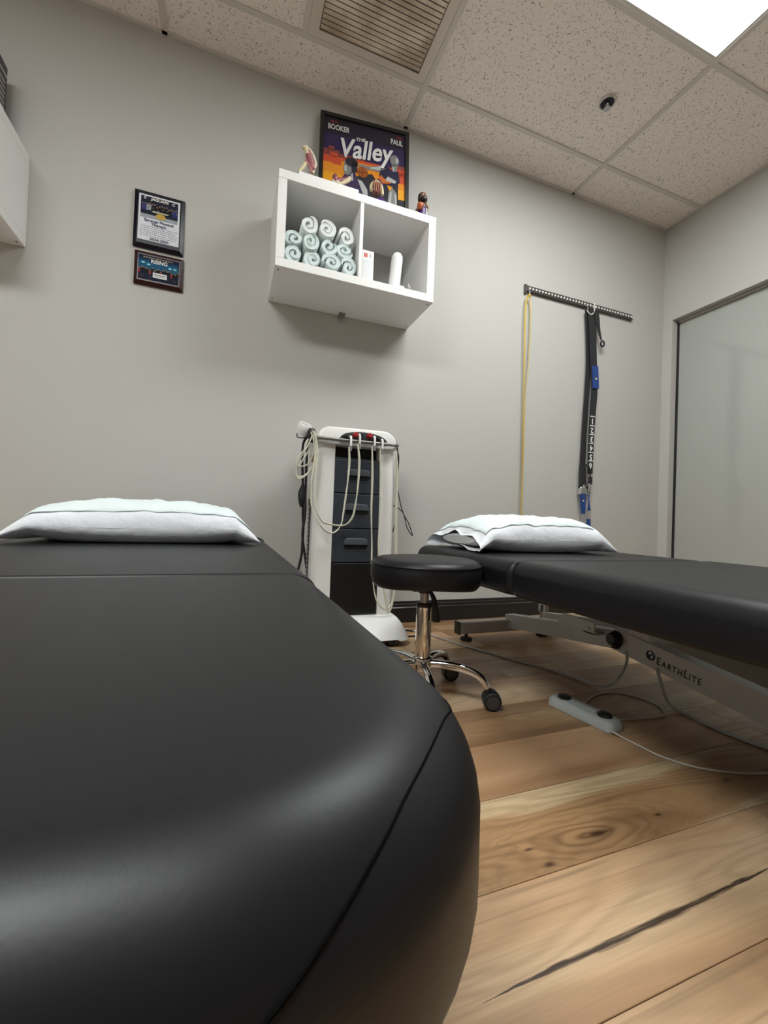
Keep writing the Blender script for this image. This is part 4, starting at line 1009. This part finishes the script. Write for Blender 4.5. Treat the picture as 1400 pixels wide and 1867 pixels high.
build('jersey_stripe', MB().tube([(fx+0.020, fy-0.013, zt+0.060), (fx+0.022, fy-0.014, zt+0.095)], 0.003, 6), M_ink, fg, 60)

# framed basketball poster leaning on the wall
PW, PH = 0.480, 0.617
lean = math.atan2(0.062, PH)
pz = zt + 0.0005
pM = Matrix.Translation((0.366, 2.108, pz)) @ Matrix.Rotation(R_(-7.0), 4, 'Z') @ Matrix.Rotation(R_(90) - lean, 4, 'X')
PO = empty('framed_poster', (0.60, 2.08, pz), 'black framed purple and orange basketball poster leaning on the wall', 'poster')
fw_ = 0.020
frm = MB()
frm.box((0,0,-0.012), (PW,fw_,0.012)); frm.box((0,PH-fw_,-0.012), (PW,PH,0.012)); frm.box((0,fw_,-0.012), (fw_,PH-fw_,0.012)); frm.box((PW-fw_,fw_,-0.012), (PW,PH-fw_,0.012))
build('poster_frame', frm.xf(pM), M_plast, PO)
def flat(c, n): return mat('poster_' + n, c, 0.5, spec=0.2)
bg = build('poster_sheet', MB().box((fw_,fw_,-0.004), (PW-fw_,PH-fw_,0.002)).xf(pM), flat((0.030, 0.024, 0.036), 'dusk'), PO)
def patch(name, polys, m, z, parent=None):
    mb = MB()
    for p in polys: mb.prism([(u*PW, v*PH) for u, v in p], z, z + 0.0003, 'xy')
    return build(name, mb.xf(pM), m, parent or PO)
def rc(u0, u1, v0, v1): return [(u0, v0), (u1, v0), (u1, v1), (u0, v1)]
e0, e1 = 0.043, 0.957
patch('purple_sky', [rc(e0, e1, 0.60, 0.82)], flat((0.036, 0.024, 0.072), 'purple'), 0.0021, bg)
patch('rust_glow', [rc(e0, 0.22, 0.56, 0.67), rc(0.10, 0.16, 0.66, 0.70), rc(0.80, e1, 0.60, 0.66), rc(0.20, 0.50, 0.56, 0.645)], flat((0.22, 0.055, 0.045), 'rust'), 0.0025, bg)
patch('red_band', [rc(e0, 0.30, 0.53, 0.61), rc(0.12, 0.20, 0.60, 0.64), rc(0.28, e1, 0.56, 0.625), rc(0.84, e1, 0.48, 0.60)], flat((0.52, 0.075, 0.035), 'red'), 0.0029, bg)
patch('orange_sky', [rc(e0, 0.14, 0.30, 0.545), rc(0.14, 0.24, 0.30, 0.535), rc(0.24, 0.36, 0.30, 0.575), rc(0.36, 0.62, 0.30, 0.60), rc(0.62, 0.84, 0.30, 0.555), rc(0.84, e1, 0.34, 0.49)], flat((0.66, 0.235, 0.022), 'orange'), 0.0033, bg)
patch('amber_sky', [rc(e0, 0.24, 0.30, 0.45), rc(0.62, e1, 0.30, 0.43)], flat((0.72, 0.32, 0.02), 'amber'), 0.0037, bg)
gy1, gy2, gy3 = flat((0.20, 0.20, 0.20), 'grey'), flat((0.42, 0.42, 0.42), 'light_grey'), flat((0.028, 0.026, 0.032), 'shadow')
def ell(cu_, cv, ru, rv, n=18, a0=0, a1=360): return [(cu_ + ru*math.cos(R_(a0 + (a1-a0)*i/n)), cv + rv*math.sin(R_(a0 + (a1-a0)*i/n))) for i in range(n)]
patch('shadow_shapes', [[(0.34,0.28),(0.40,0.46),(0.50,0.50),(0.58,0.52),(0.66,0.44),(0.72,0.50),(0.78,0.40),(0.82,0.28)], [(0.80,0.28),(0.82,0.46),(0.88,0.50),(0.88,0.28)], rc(0.84, e1, 0.28, 0.335)], gy3, 0.0041, bg)
pl1 = patch('left_player', [ell(0.335, 0.545, 0.062, 0.060), [(0.30,0.50),(0.38,0.52),(0.42,0.44),(0.52,0.40),(0.56,0.28),(0.22,0.28),(0.25,0.42)]], flat((0.05, 0.035, 0.085), 'jersey_navy'), 0.0045, bg)
patch('left_face', [[(0.275,0.575),(0.315,0.585),(0.345,0.555),(0.355,0.50),(0.325,0.462),(0.285,0.462),(0.270,0.49),(0.262,0.52),(0.272,0.545)]], gy1, 0.0049, bg)
patch('left_face_light', [rc(0.272, 0.315, 0.572, 0.586), [(0.272,0.54),(0.295,0.545),(0.30,0.49),(0.275,0.49)], [(0.345,0.47),(0.365,0.49),(0.375,0.42),(0.36,0.41)]], gy2, 0.0053, bg)
patch('left_hair', [ell(0.350, 0.585, 0.070, 0.042), [(0.36,0.60),(0.42,0.58),(0.41,0.50),(0.37,0.49)]], gy3, 0.0057, bg)
patch('left_sleeve', [[(0.42,0.44),(0.47,0.43),(0.53,0.36),(0.54,0.28),(0.50,0.28)]], gy2, 0.0057, bg)
patch('right_arm', [[(0.425,0.565),(0.44,0.585),(0.56,0.585),(0.70,0.625),(0.74,0.60),(0.70,0.555),(0.56,0.555),(0.46,0.545)]], gy1, 0.0049, bg)
patch('right_arm_light', [[(0.56,0.578),(0.70,0.618),(0.73,0.598),(0.69,0.575),(0.56,0.564)]], gy2, 0.0053, bg)
patch('right_torso', [[(0.68,0.60),(0.74,0.635),(0.80,0.60),(0.88,0.60),(0.90,0.50),(0.84,0.44),(0.70,0.46),(0.66,0.52)]], flat((0.022, 0.020, 0.045), 'jersey_dark'), 0.0053, bg)
patch('right_stripe', [[(0.64,0.475),(0.68,0.53),(0.72,0.50),(0.78,0.50),(0.80,0.47),(0.70,0.45)]], flat((0.50, 0.13, 0.03), 'stripe'), 0.0057, bg)
patch('right_shorts', [[(0.60,0.46),(0.66,0.49),(0.72,0.44),(0.66,0.36),(0.60,0.38)]], flat((0.04, 0.025, 0.11), 'shorts'), 0.0057, bg)
patch('right_lettering_shape', [[(0.73,0.49),(0.76,0.53),(0.86,0.50),(0.84,0.475)]], gy2, 0.0061, bg)
patch('right_head', [ell(0.835, 0.695, 0.052, 0.055), [(0.80,0.66),(0.87,0.66),(0.86,0.59),(0.81,0.60)]], gy1, 0.0057, bg)
patch('right_head_light', [ell(0.862, 0.70, 0.018, 0.026), [(0.81,0.625),(0.83,0.635),(0.83,0.585),(0.815,0.59)]], gy2, 0.0061, bg)
patch('right_leg', [[(0.76,0.28),(0.77,0.38),(0.81,0.43),(0.86,0.39),(0.87,0.28)]], gy1, 0.0057, bg)
patch('right_leg_light', [[(0.775,0.28),(0.785,0.38),(0.805,0.40),(0.80,0.28)], [(0.845,0.28),(0.84,0.38),(0.86,0.37),(0.865,0.28)]], gy2, 0.0061, bg)
patch('basketball_print', [ell(0.475, 0.515, 0.060, 0.050)], flat((0.30, 0.085, 0.02), 'ball'), 0.0061, bg)
patch('basketball_lines', [rc(0.472, 0.478, 0.468, 0.562), rc(0.418, 0.532, 0.512, 0.517)], flat((0.10, 0.03, 0.01), 'ball_line'), 0.0065, bg)
def pT(u, v, z=0.0070): return pM @ Matrix.Translation((u*PW, v*PH, z))
ink2 = mat('poster_white_ink', (0.68, 0.67, 0.66), 0.4); ink3 = mat('poster_red_ink', (0.42, 0.05, 0.035), 0.4)
text('poster_lettering', 'BOOKER', 0.043, ink2, PO, pT(0.200, 0.873), 0.0003, bold=0.0010, sx=0.66)
text('poster_lettering', 'DEVIN', 0.020, ink3, PO, pT(0.150, 0.922), 0.0003, sx=0.72)
text('poster_lettering', 'PAUL', 0.043, ink2, PO, pT(0.855, 0.873), 0.0003, bold=0.0010, sx=0.66)
text('poster_lettering', 'CHRIS', 0.018, ink3, PO, pT(0.885, 0.922), 0.0003, sx=0.72)
text('poster_lettering', 'Valley', 0.152, ink2, PO, pT(0.488, 0.715) @ Matrix.Rotation(R_(7), 4, 'Z'), 0.0003, shear=0.30, bold=0.0034, sx=0.78)
text('poster_lettering', 'THE', 0.026, ink2, PO, pT(0.440, 0.812, 0.0076) @ Matrix.Rotation(R_(5), 4, 'Z'), 0.0003, shear=0.25, bold=0.0008, sx=1.05)

# ------------------------------------------------------------------ plaques
def plaque(x0, x1, z0, z1, m, label):
    e = empty('wall_plaque', ((x0+x1)/2, D, z0), label, 'plaque', 'award plaques on the wall')
    y0 = D - 0.019; b = 0.014
    mb = MB().add([(x0,D-0.0005,z0),(x1,D-0.0005,z0),(x1,D-0.0005,z1),(x0,D-0.0005,z1),(x0,y0+0.008,z0),(x1,y0+0.008,z0),(x1,y0+0.008,z1),(x0,y0+0.008,z1),
                   (x0+b,y0,z0+b),(x1-b,y0,z0+b),(x1-b,y0,z1-b),(x0+b,y0,z1-b)],
                  [(0,1,2,3),(0,4,5,1),(1,5,6,2),(2,6,7,3),(3,7,4,0),(4,8,9,5),(5,9,10,6),(6,10,11,7),(7,11,8,4),(8,11,10,9)])
    build('plaque_board', mb, m, e)
    return e, y0
Pa, py0 = plaque(-0.449, -0.243, 1.776, 2.034, mat('black_lacquer', (0.006, 0.006, 0.012), 0.25, spec=0.18), 'upper black plaque with a white team certificate')
ax0, ax1, az0, az1 = -0.430, -0.262, 1.806, 2.014
sheet = build('certificate', MB().box((ax0, py0-0.001, az0), (ax1, py0, az1)), mat('certificate_white', (0.66, 0.67, 0.72), 0.6, spec=0.1), Pa)
def wq(x0, x1, z0, z1, k=1): return lambda mb: mb.box((x0, py0-0.001-0.0004*k, z0), (x1, py0-0.001, z1))
pxa, pxb, pza, pzb = ax0+0.008, ax1-0.008, 1.909, 2.007
ph = build('team_photo', MB().box((pxa, py0-0.0014, pza), (pxb, py0-0.001, pzb)), mat('photo_dark', (0.016, 0.018, 0.035), 0.6, spec=0.1), Pa)
rg = random.Random(5)
crowd = MB(); cm = [mat('photo_face', (0.22, 0.15, 0.12), 0.6, spec=0.1), mat('photo_blue', (0.03, 0.035, 0.16), 0.6, spec=0.1), mat('photo_grey', (0.30, 0.31, 0.33), 0.6, spec=0.1), mat('photo_black', (0.012, 0.012, 0.014), 0.6, spec=0.1)]
def pellipse(mb, cx, cz, rx, rz_, y, mi, n=10):
    mb.prism([(cx + rx*math.cos(2*math.pi*i/n), cz + rz_*math.sin(2*math.pi*i/n)) for i in range(n)], y, y+0.0003, 'xz', mi)
for k in range(15):
    cx = pxa + 0.008 + (pxb - pxa - 0.016)*k/14; cz = pza + 0.060 + rg.uniform(-0.005, 0.006)
    crowd.box((cx-0.0052, py0-0.0018, cz-0.028), (cx+0.0052, py0-0.0014, cz-0.003), 1 if k in (0, 1, 13, 14) else (2 if k in (2, 3) else 3))
    pellipse(crowd, cx, cz+0.001, 0.0032, 0.0042, py0-0.0020, 0)
    if k % 2 == 0: pellipse(crowd, cx+0.004, cz-0.014, 0.003, 0.0025, py0-0.0022, 0)
build('photo_people', crowd, cm, ph)
fl_ = MB()
fl_.box((pxa, py0-0.0018, pza), (pxb, py0-0.0014, pza+0.016), 0); fl_.prism([(pxa+0.045, pza+0.030), (pxb-0.045, pza+0.030), (pxb-0.035, pza+0.036), (pxa+0.050, pza+0.037)], py0-0.0022, py0-0.0018, 'xz', 1)
pellipse(fl_, pxa+0.082, pza+0.016, 0.021, 0.013, py0-0.0024, 2)
build('photo_court', fl_, [mat('photo_floor', (0.32, 0.33, 0.36), 0.6, spec=0.1), mat('photo_banner', (0.50, 0.48, 0.35), 0.6, spec=0.1), mat('photo_gold', (0.50, 0.33, 0.06), 0.6, spec=0.1)], ph)
xm = (ax0+ax1)/2
text('plaque_lettering', 'JAGUARS', 0.0165, M_ink, Pa, frame_xz(xm, py0-0.0026, 1.997), 0.0002, shear=0.15, bold=0.0004, sx=1.05)
text('plaque_lettering', 'C', 0.0165, M_ink, Pa, frame_xz(xm-0.060, py0-0.0026, 1.998), 0.0002, shear=0.15, bold=0.0005)
text('plaque_lettering', 'C', 0.0165, M_ink, Pa, frame_xz(xm+0.056, py0-0.0026, 1.996), 0.0002, shear=0.15, bold=0.0005)
text('plaque_lettering', 'Synergy Physical', 0.0165, M_navy, Pa, frame_xz(xm, py0-0.0018, 1.898), 0.0002, bold=0.0005, sx=1.12)
text('plaque_lettering', 'Therapy', 0.0165, M_navy, Pa, frame_xz(xm, py0-0.0018, 1.882), 0.0002, bold=0.0005, sx=1.12)
text('plaque_lettering', '2024-2025', 0.0165, M_navy, Pa, frame_xz(xm+0.004, py0-0.0018, 1.815), 0.0002, bold=0.0005, sx=1.10)
lines = MB()
for k in range(6):
    x = ax0 + 0.007 + rg.uniform(0, 0.006); z = 1.8705 - 0.0085*k
    while x < ax1 - 0.014:
        wl = rg.uniform(0.004, 0.013); lines.box((x, py0-0.0014, z-0.0012), (min(x+wl, ax1-0.007), py0-0.001, z+0.0012)); x += wl + 0.0026
build('fine_print', lines, M_inkgrey, Pa)
Pb, py1 = plaque(-0.439, -0.238, 1.607, 1.757, mat('mahogany_lacquer', (0.032, 0.009, 0.009), 0.25, spec=0.18), 'lower dark red plaque with a night team photo, under the black plaque')
bx0, bx1, bz0, bz1 = -0.421, -0.256, 1.628, 1.737
ph2 = build('team_photo', MB().box((bx0, py1-0.001, bz0), (bx1, py1, bz1)), mat('night_photo', (0.008, 0.012, 0.035), 0.6, spec=0.1), Pb)
n2 = MB()
n2.box((bx0, py1-0.0014, 1.678), (bx1, py1-0.001, 1.712), 0); n2.box((bx0, py1-0.0013, 1.712), (bx1, py1-0.001, 1.722), 1)
for cx in (-0.402, -0.380, -0.293, -0.272): pellipse(n2, cx, 1.699 + (0.004 if cx < -0.39 else -0.002), 0.008, 0.0042, py1-0.0018, 2)
build('photo_sky', n2, [mat('night_teal', (0.012, 0.085, 0.16), 0.6, spec=0.1), mat('night_blue', (0.010, 0.035, 0.09), 0.6, spec=0.1), mat('floodlight_cyan', (0.25, 0.58, 0.68), 0.6, spec=0.1)], ph2)
n3 = MB()
for k in range(19):
    cx = bx0 + 0.004 + (bx1-bx0-0.008)*k/18; cz = 1.676 + rg.uniform(-0.006, 0.008)
    n3.box((cx-0.0048, py1-0.0020, cz-0.018), (cx+0.0048, py1-0.0014, cz-0.002), 2 if k % 5 else 1); pellipse(n3, cx, cz+0.001, 0.0033, 0.004, py1-0.0023, 0)
for k in range(5): n3.box((bx0 + 0.004 + 0.034*k, py1-0.0022, 1.634), (bx0 + 0.024 + 0.034*k, py1-0.0016, 1.650), 3)
build('photo_people', n3, [mat('photo_face', (0.22, 0.15, 0.12), 0.6, spec=0.1), mat('photo_red', (0.22, 0.03, 0.03), 0.6, spec=0.1), mat('photo_black', (0.012, 0.012, 0.014), 0.6, spec=0.1), mat('photo_dim', (0.022, 0.022, 0.032), 0.6, spec=0.1)], ph2)
text('plaque_lettering', 'RISING', 0.024, M_ink, Pb, frame_xz(-0.337, py1-0.0026, 1.7125), 0.0002, bold=0.0004, sx=0.92)
lab = build('name_card', MB().box((-0.361, py1-0.0030, 1.641), (-0.304, py1-0.0022, 1.664)), mat('card_white', (0.66, 0.65, 0.66), 0.5), Pb)
l2 = MB(); x = -0.356
while x < -0.311: l2.box((x, py1-0.0034, 1.652), (x+0.004, py1-0.0030, 1.6575)); x += 0.0054
l2.box((-0.350, py1-0.0034, 1.647), (-0.314, py1-0.0030, 1.6485))
build('card_print', l2, M_inkgrey, lab)
l3 = MB(); x = -0.402
while x < -0.285:
    wl = rg.uniform(0.005, 0.012); l3.box((x, py1-0.0014, 1.7275), (x+wl, py1-0.001, 1.7305)); x += wl + 0.003
build('gold_print', l3, mat('gold_ink', (0.50, 0.36, 0.12), 0.5), Pb)

# boxed book on the left shelf box
bkx = -0.905
BK = empty('boxed_book', (-1.0, 2.10, 2.052), 'dark boxed set standing on the left shelf box', 'book')
bk_ = build('slipcase', MB().rbox((-1.18, 2.060, 2.052), (bkx, 2.128, 2.345), 0.002, 1), mat('book_dark', (0.045, 0.036, 0.036), 0.45), BK)
eg = MB().box((bkx-0.002, 2.0592, 2.30), (bkx+0.0006, 2.1288, 2.309)).box((bkx-0.004, 2.0588, 2.06), (bkx+0.0005, 2.0605, 2.345))
rg2 = random.Random(11)
for k in range(9): eg.box((bkx, 2.070 + 0.004*(k % 2), 2.10 + 0.021*k), (bkx+0.0006, 2.118 - rg2.uniform(0, 0.012), 2.1075 + 0.021*k))
build('spine_print', eg, mat('pale_spine_ink', (0.42, 0.39, 0.37), 0.6), bk_)

# ------------------------------------------------------------------ peg rail, bands, straps
RL = empty('peg_rail', (2.18, D, 2.07), 'dark steel perforated peg rail screwed to the wall', 'rail')
rz0, rz1 = 2.052, 2.094
rl = MB().rbox((1.717, D-0.012, rz0), (2.640, D-0.0005, rz1), 0.002, 1).rbox((1.717, D-0.020, rz0+0.002), (2.640, D-0.012, rz0+0.007), 0.001, 1)
M_rail = mat('dark_rail_steel', (0.13, 0.115, 0.11), 0.35, 0.7)
build('rail_bar', rl, M_rail, RL)
build('rail_end', MB().rbox((1.706, D-0.014, rz0-0.012), (1.722, D-0.0005, rz1+0.004), 0.001, 1).lathe((1.714, D-0.014, rz0+0.002), [(0.004, 0), (0.003, 0.002)], 10, ax=(0, -1, 0)), M_rail, RL)
pg = MB()
for k in range(36):
    xx = 1.745 + 0.0252*k
    pg.lathe((xx, D-0.012, rz0+0.024), [(0.0066, 0.0), (0.0066, 0.0035), (0.003, 0.005)], 8, ax=(0, -1, 0))
build('peg_studs', pg, mat('bright_stud', (0.85, 0.84, 0.82), 0.5), RL)
def hook(x):
    build('hook', MB().tube([(x, D-0.013, rz0+0.016), (x, D-0.026, rz0+0.006), (x, D-0.034, rz0-0.018), (x, D-0.026, rz0-0.030), (x, D-0.014, rz0-0.026)], 0.0026, 8, 5), M_chrome, RL, 60)
for x in (1.728, 2.205, 2.262): hook(x)

def ribbon(pts, w_, th, n=1, twist=None, xdir=(1, 0, 0), smooth=6):
    """flat strap through points; width along xdir (may be per-point list of angles)"""
    P = catmull(pts, smooth) if smooth else [Vector(p) for p in pts]; k = len(P); rings = []
    for i, p in enumerate(P):
        t = (P[min(i+1, k-1)] - P[max(i-1, 0)]).normalized()
        f_ = i/(k-1); an = 0.0
        if twist: an = R_(twist[0] + (twist[1]-twist[0])*f_)
        xd = Vector((math.cos(an), math.sin(an), 0))
        xd = (xd - t*xd.dot(t)); xd = xd.normalized() if xd.length > 1e-6 else Vector((1,0,0))
        nn = t.cross(xd).normalized()
        ww = w_ if not isinstance(w_, (tuple, list)) else w_[0] + (w_[1]-w_[0])*f_
        rings.append([p + xd*ww/2 + nn*th/2, p - xd*ww/2 + nn*th/2, p - xd*ww/2 - nn*th/2, p + xd*ww/2 - nn*th/2])
    return MB().loft(rings)
yw_ = D - 0.022
YBd = empty('resistance_band', (1.735, yw_, 0.2), 'yellow latex resistance band hanging from the left hook', 'resistance band')
build('band_strand', ribbon([(1.729, D-0.030, 2.024), (1.712, yw_, 1.985), (1.709, yw_, 1.80), (1.716, yw_, 1.50), (1.722, yw_, 1.20), (1.727, yw_, 0.70), (1.728, yw_, 0.22)], (0.010, 0.014), 0.002, twist=(0, 40)), M_yellow, YBd, 40)
build('band_strand', ribbon([(1.729, D-0.030, 2.024), (1.748, yw_+0.004, 1.985), (1.754, yw_+0.004, 1.86), (1.750, yw_+0.004, 1.62), (1.738, yw_+0.004, 1.40), (1.733, yw_+0.004, 1.0), (1.732, yw_+0.004, 0.22)], (0.010, 0.016), 0.002, twist=(0, 70)), mat('yellow_latex_pale', (0.70, 0.55, 0.22), 0.4), YBd, 40)
build('band_loop', MB().tube([(1.729, D-0.030, 2.026), (1.729, D-0.034, 2.018), (1.729, D-0.030, 2.012)], 0.006, 8, 3), M_yellow, YBd, 50)

MS = empty('mobilization_strap', (2.255, D-0.03, 0.58), 'black mobilization straps with blue tabs hanging from the rail', 'strap')
build('wide_strap', ribbon([(2.262, D-0.030, 2.035), (2.245, D-0.032, 1.99), (2.252, D-0.034, 1.90), (2.262, D-0.034, 1.76), (2.275, D-0.034, 1.62), (2.283, D-0.034, 1.49), (2.272, D-0.036, 1.33), (2.266, D-0.036, 1.15), (2.264, D-0.036, 0.93)], (0.068, 0.044), 0.004), M_strap, MS, 30)
build('rear_strap', ribbon([(2.212, D-0.020, 2.03), (2.224, D-0.020, 1.92), (2.240, D-0.018, 1.70), (2.236, D-0.018, 1.50), (2.224, D-0.018, 1.25), (2.216, D-0.018, 1.0), (2.213, D-0.020, 0.92)], (0.034, 0.046), 0.004, twist=(0, 0)), M_strap, MS, 30)
build('side_strap', ribbon([(2.272, D-0.034, 2.035), (2.288, D-0.036, 1.98), (2.300, D-0.036, 1.93), (2.315, D-0.036, 1.88), (2.330, D-0.036, 1.845)], (0.052, 0.018), 0.004, twist=(0, 20)), M_strap, MS, 30)
build('strap_loop', MB().tube([(2.341 + 0.015*math.cos(2*math.pi*i/14), D-0.036, 1.822 + 0.019*math.sin(2*math.pi*i/14)) for i in range(14)], 0.0058, 8, closed=True), M_strap, MS, 60)
build('hanger_cord', MB().tube([(2.205, D-0.030, 2.024), (2.216, D-0.032, 2.01), (2.236, D-0.034, 2.002), (2.256, D-0.034, 2.02), (2.268, D-0.032, 2.058), (2.272, D-0.022, 2.095)], 0.0035, 8, 5), mat('white_cord', (0.72, 0.71, 0.67), 0.5), MS, 60)
tb = build('blue_tab', ribbon([(2.276, D-0.040, 1.658), (2.283, D-0.0405, 1.58), (2.288, D-0.041, 1.508)], 0.052, 0.006), M_blue, MS, 30)
def logo(x, z, parent, k=1.0, yl=D-0.0445):
    build('tab_badge', MB().prism([(x-0.013*k, z), (x-0.004*k, z+0.013*k), (x+0.013*k, z+0.010*k), (x+0.012*k, z-0.006*k), (x, z-0.015*k), (x-0.012*k, z-0.008*k)], yl, yl+0.0012), M_blk, parent)
    build('badge_mark', MB().prism([(x-0.009*k, z-0.005*k), (x+0.001*k, z+0.007*k), (x+0.003*k, z+0.003*k), (x-0.004*k, z-0.008*k)], yl-0.0004, yl).prism([(x-0.001*k, z-0.009*k), (x+0.009*k, z+0.004*k), (x+0.010*k, z-0.002*k), (x+0.003*k, z-0.010*k)], yl-0.0004, yl), M_ink, parent)
logo(2.284, 1.575, tb)
for k, z in enumerate((1.290, 1.227, 1.168, 1.108, 1.048, 0.990)):
    x = 2.270 - 0.0012*k
    build('number_bar', MB().box((x-0.020, D-0.0395, z+0.024), (x+0.020, D-0.0385, z+0.030)), M_ink, MS)
    text('strap_number', str(k+1), 0.052, M_ink, MS, Matrix(((-1, 0, 0, x), (0, 0, -1, D-0.0390), (0, -1, 0, z-0.004), (0, 0, 0, 1))), 0.0004, bold=0.0014, sx=0.95)
# buckles and lower ends
for (x, zt_, zb_, w_) in ((2.212, 0.985, 0.830, 0.050),):
    build('strap_sleeve', MB().rbox((x-w_/2, D-0.034, zb_), (x+w_/2, D-0.016, zt_), 0.003, 1), M_strap, MS)
build('strap_sleeve', MB().rbox((2.258, D-0.044, 0.858), (2.282, D-0.028, 0.912), 0.003, 1), M_strap, MS)
def buckle(x, z, w_):
    b0 = build('cam_buckle', MB().rbox((x-w_/2, D-0.036, z-0.032), (x+w_/2, D-0.018, z+0.014), 0.003, 1), M_steel, MS, 40)
    build('buckle_pin', MB().lathe((x, D-0.036, z+0.016), [(0.013, 0.0), (0.013, 0.005), (0.006, 0.007)], 14, ax=(0, -1, 0)), M_chrome, b0, 40)
    for s_ in (-1, 1): build('buckle_ear', MB().rbox((x+s_*w_/2-0.003, D-0.040, z-0.036), (x+s_*w_/2+0.003, D-0.016, z+0.004), 0.001, 1), M_chrome, b0)
buckle(2.213, 0.826, 0.048); buckle(2.262, 0.840, 0.022)
build('release_cord', MB().tube([(2.225, D-0.036, 0.992), (2.248, D-0.044, 0.968), (2.258, D-0.046, 0.93), (2.252, D-0.046, 0.89), (2.236, D-0.044, 0.868), (2.214, D-0.042, 0.842)], 0.004, 8, 5), M_strap, MS, 60)
t2 = build('blue_tab', ribbon([(2.213, D-0.030, 0.797), (2.216, D-0.031, 0.74), (2.220, D-0.031, 0.700), (2.224, D-0.030, 0.662)], (0.048, 0.030), 0.006), M_blue, MS, 30)
logo(2.214, 0.750, t2, 0.85, D-0.0355)
build('blue_tab', ribbon([(2.266, D-0.032, 0.795), (2.266, D-0.032, 0.76), (2.268, D-0.032, 0.715), (2.271, D-0.032, 0.685)], (0.010, 0.030), 0.006, twist=(60, 0)), M_blue, MS, 30)
def carabiner(x, z0, z1):
    w_ = 0.013
    build('carabiner', MB().tube([(x, D-0.030, z1), (x+w_*0.6, D-0.030, z1-0.008), (x+w_, D-0.030, z0+0.02), (x+w_*0.7, D-0.030, z0), (x-w_*0.7, D-0.030, z0), (x-w_, D-0.030, z0+0.02), (x-w_*0.6, D-0.030, z1-0.008)], 0.0028, 8, 4, closed=True), M_chrome, MS, 60)
carabiner(2.225, 0.575, 0.672); carabiner(2.270, 0.600, 0.692)
build('blue_tab', ribbon([(2.269, D-0.030, 0.628), (2.270, D-0.031, 0.59), (2.272, D-0.031, 0.53)], 0.030, 0.008), M_blue, MS, 30)

# ------------------------------------------------------------------ foot pedal and cords on the floor
PD = empty('foot_pedal', (1.045, 0.99, 0), 'grey two-button foot pedal lying on the wood floor', 'foot pedal')
Mp = Matrix.Translation((1.046, 0.990, 0)) @ Matrix.Rotation(R_(9), 4, 'Z')
def stadium(hw, hl, r, z, n=8):
    pts = []
    for cx, cy, a0 in ((hw-r, -hl+r, -90), (hw-r, hl-r, 0), (-hw+r, hl-r, 90), (-hw+r, -hl+r, 180)):
        for i in range(n+1): pts.append((cx + r*math.cos(R_(a0+90*i/n)), cy + r*math.sin(R_(a0+90*i/n)), z))
    return pts
rings = [stadium(0.036, 0.112, 0.024, 0.001), stadium(0.036, 0.112, 0.024, 0.010), stadium(0.032, 0.108, 0.022, 0.022), stadium(0.026, 0.102, 0.018, 0.028), stadium(0.016, 0.094, 0.010, 0.0295)]
build('pedal_body', MB().loft(rings).xf(Mp), mat('pedal_grey', (0.40, 0.42, 0.415), 0.55, bump=(60, 0.2, 0.001)), PD, 40)
build('pedal_ridge', MB().rbox((-0.012, -0.045, 0.028), (0.012, 0.045, 0.033), 0.003, 2).xf(Mp), MATS['pedal_grey'], PD, 40)
for s_ in (-1, 1):
    build('pedal_button', MB().lathe((0, 0.068*s_, 0.0285), [(0.021, 0.0), (0.021, 0.005), (0.017, 0.009), (0.008, 0.010)], 22).xf(Mp), M_plast, PD, 40)
def cord(name, pts, r, m, label, sm=8):
    tag(build(name, MB().tube(pts, r, 8, sm), m, None, 60), label, 'cord')
cord('table_power_cord', [(0.86, 2.06, 0.005), (0.912, 2.007, 0.005), (0.982, 1.887, 0.005), (1.045, 1.72, 0.005), (1.117, 1.552, 0.005), (1.172, 1.44, 0.005), (1.227, 1.34, 0.005), (1.262, 1.225, 0.006), (1.272, 1.150, 0.010), (1.285, 1.105, 0.026), (1.315, 1.085, 0.070), (1.345, 1.090, 0.110), (1.352, 1.10, 0.142)], 0.0046, M_greyc, 'grey cord running from the wall past the stool to the table knob')
cord('pedal_cord', [(1.028, 0.878, 0.012), (1.042, 0.848, 0.004), (1.050, 0.80, 0.003), (1.056, 0.757, 0.003), (1.083, 0.708, 0.003), (1.115, 0.678, 0.003), (1.18, 0.642, 0.003), (1.244, 0.623, 0.003), (1.300, 0.605, 0.003), (1.338, 0.600, 0.008), (1.347, 0.604, 0.045), (1.349, 0.606, 0.085)], 0.0026, mat('beige_cable', (0.52, 0.48, 0.43), 0.5), 'thin beige cord trailing from the pedal end across the front planks')
cord('pedal_cord', [(1.085, 0.955, 0.004), (1.082, 0.985, 0.003), (1.098, 1.035, 0.003), (1.160, 1.075, 0.003), (1.240, 1.100, 0.003), (1.309, 1.084, 0.003), (1.345, 1.030, 0.003), (1.345, 0.972, 0.003), (1.300, 0.918, 0.003), (1.235, 0.918, 0.003), (1.16, 0.927, 0.003), (1.088, 0.940, 0.004)], 0.0026, MATS['beige_cable'], 'thin beige cord loop on the floor beside the foot pedal')
cord('table_mains_cord', [(1.352, 0.985, 0.122), (1.352, 0.975, 0.090), (1.358, 0.955, 0.030), (1.365, 0.928, 0.008), (1.370, 0.895, 0.005), (1.362, 0.84, 0.005), (1.362, 0.78, 0.005), (1.379, 0.692, 0.005), (1.43, 0.58, 0.005), (1.55, 0.42, 0.005)], 0.0052, M_greyc, 'thick grey cord dropping from the lettered table arm to the floor')
cord('cart_power_cord', [(0.75, 2.13, 0.006), (0.84, 2.05, 0.005), (0.93, 1.98, 0.005), (0.955, 1.93, 0.005), (0.91, 1.895, 0.005), (0.84, 1.90, 0.005)], 0.0042, M_rubber, 'black cord curled on the floor beside the cart base')
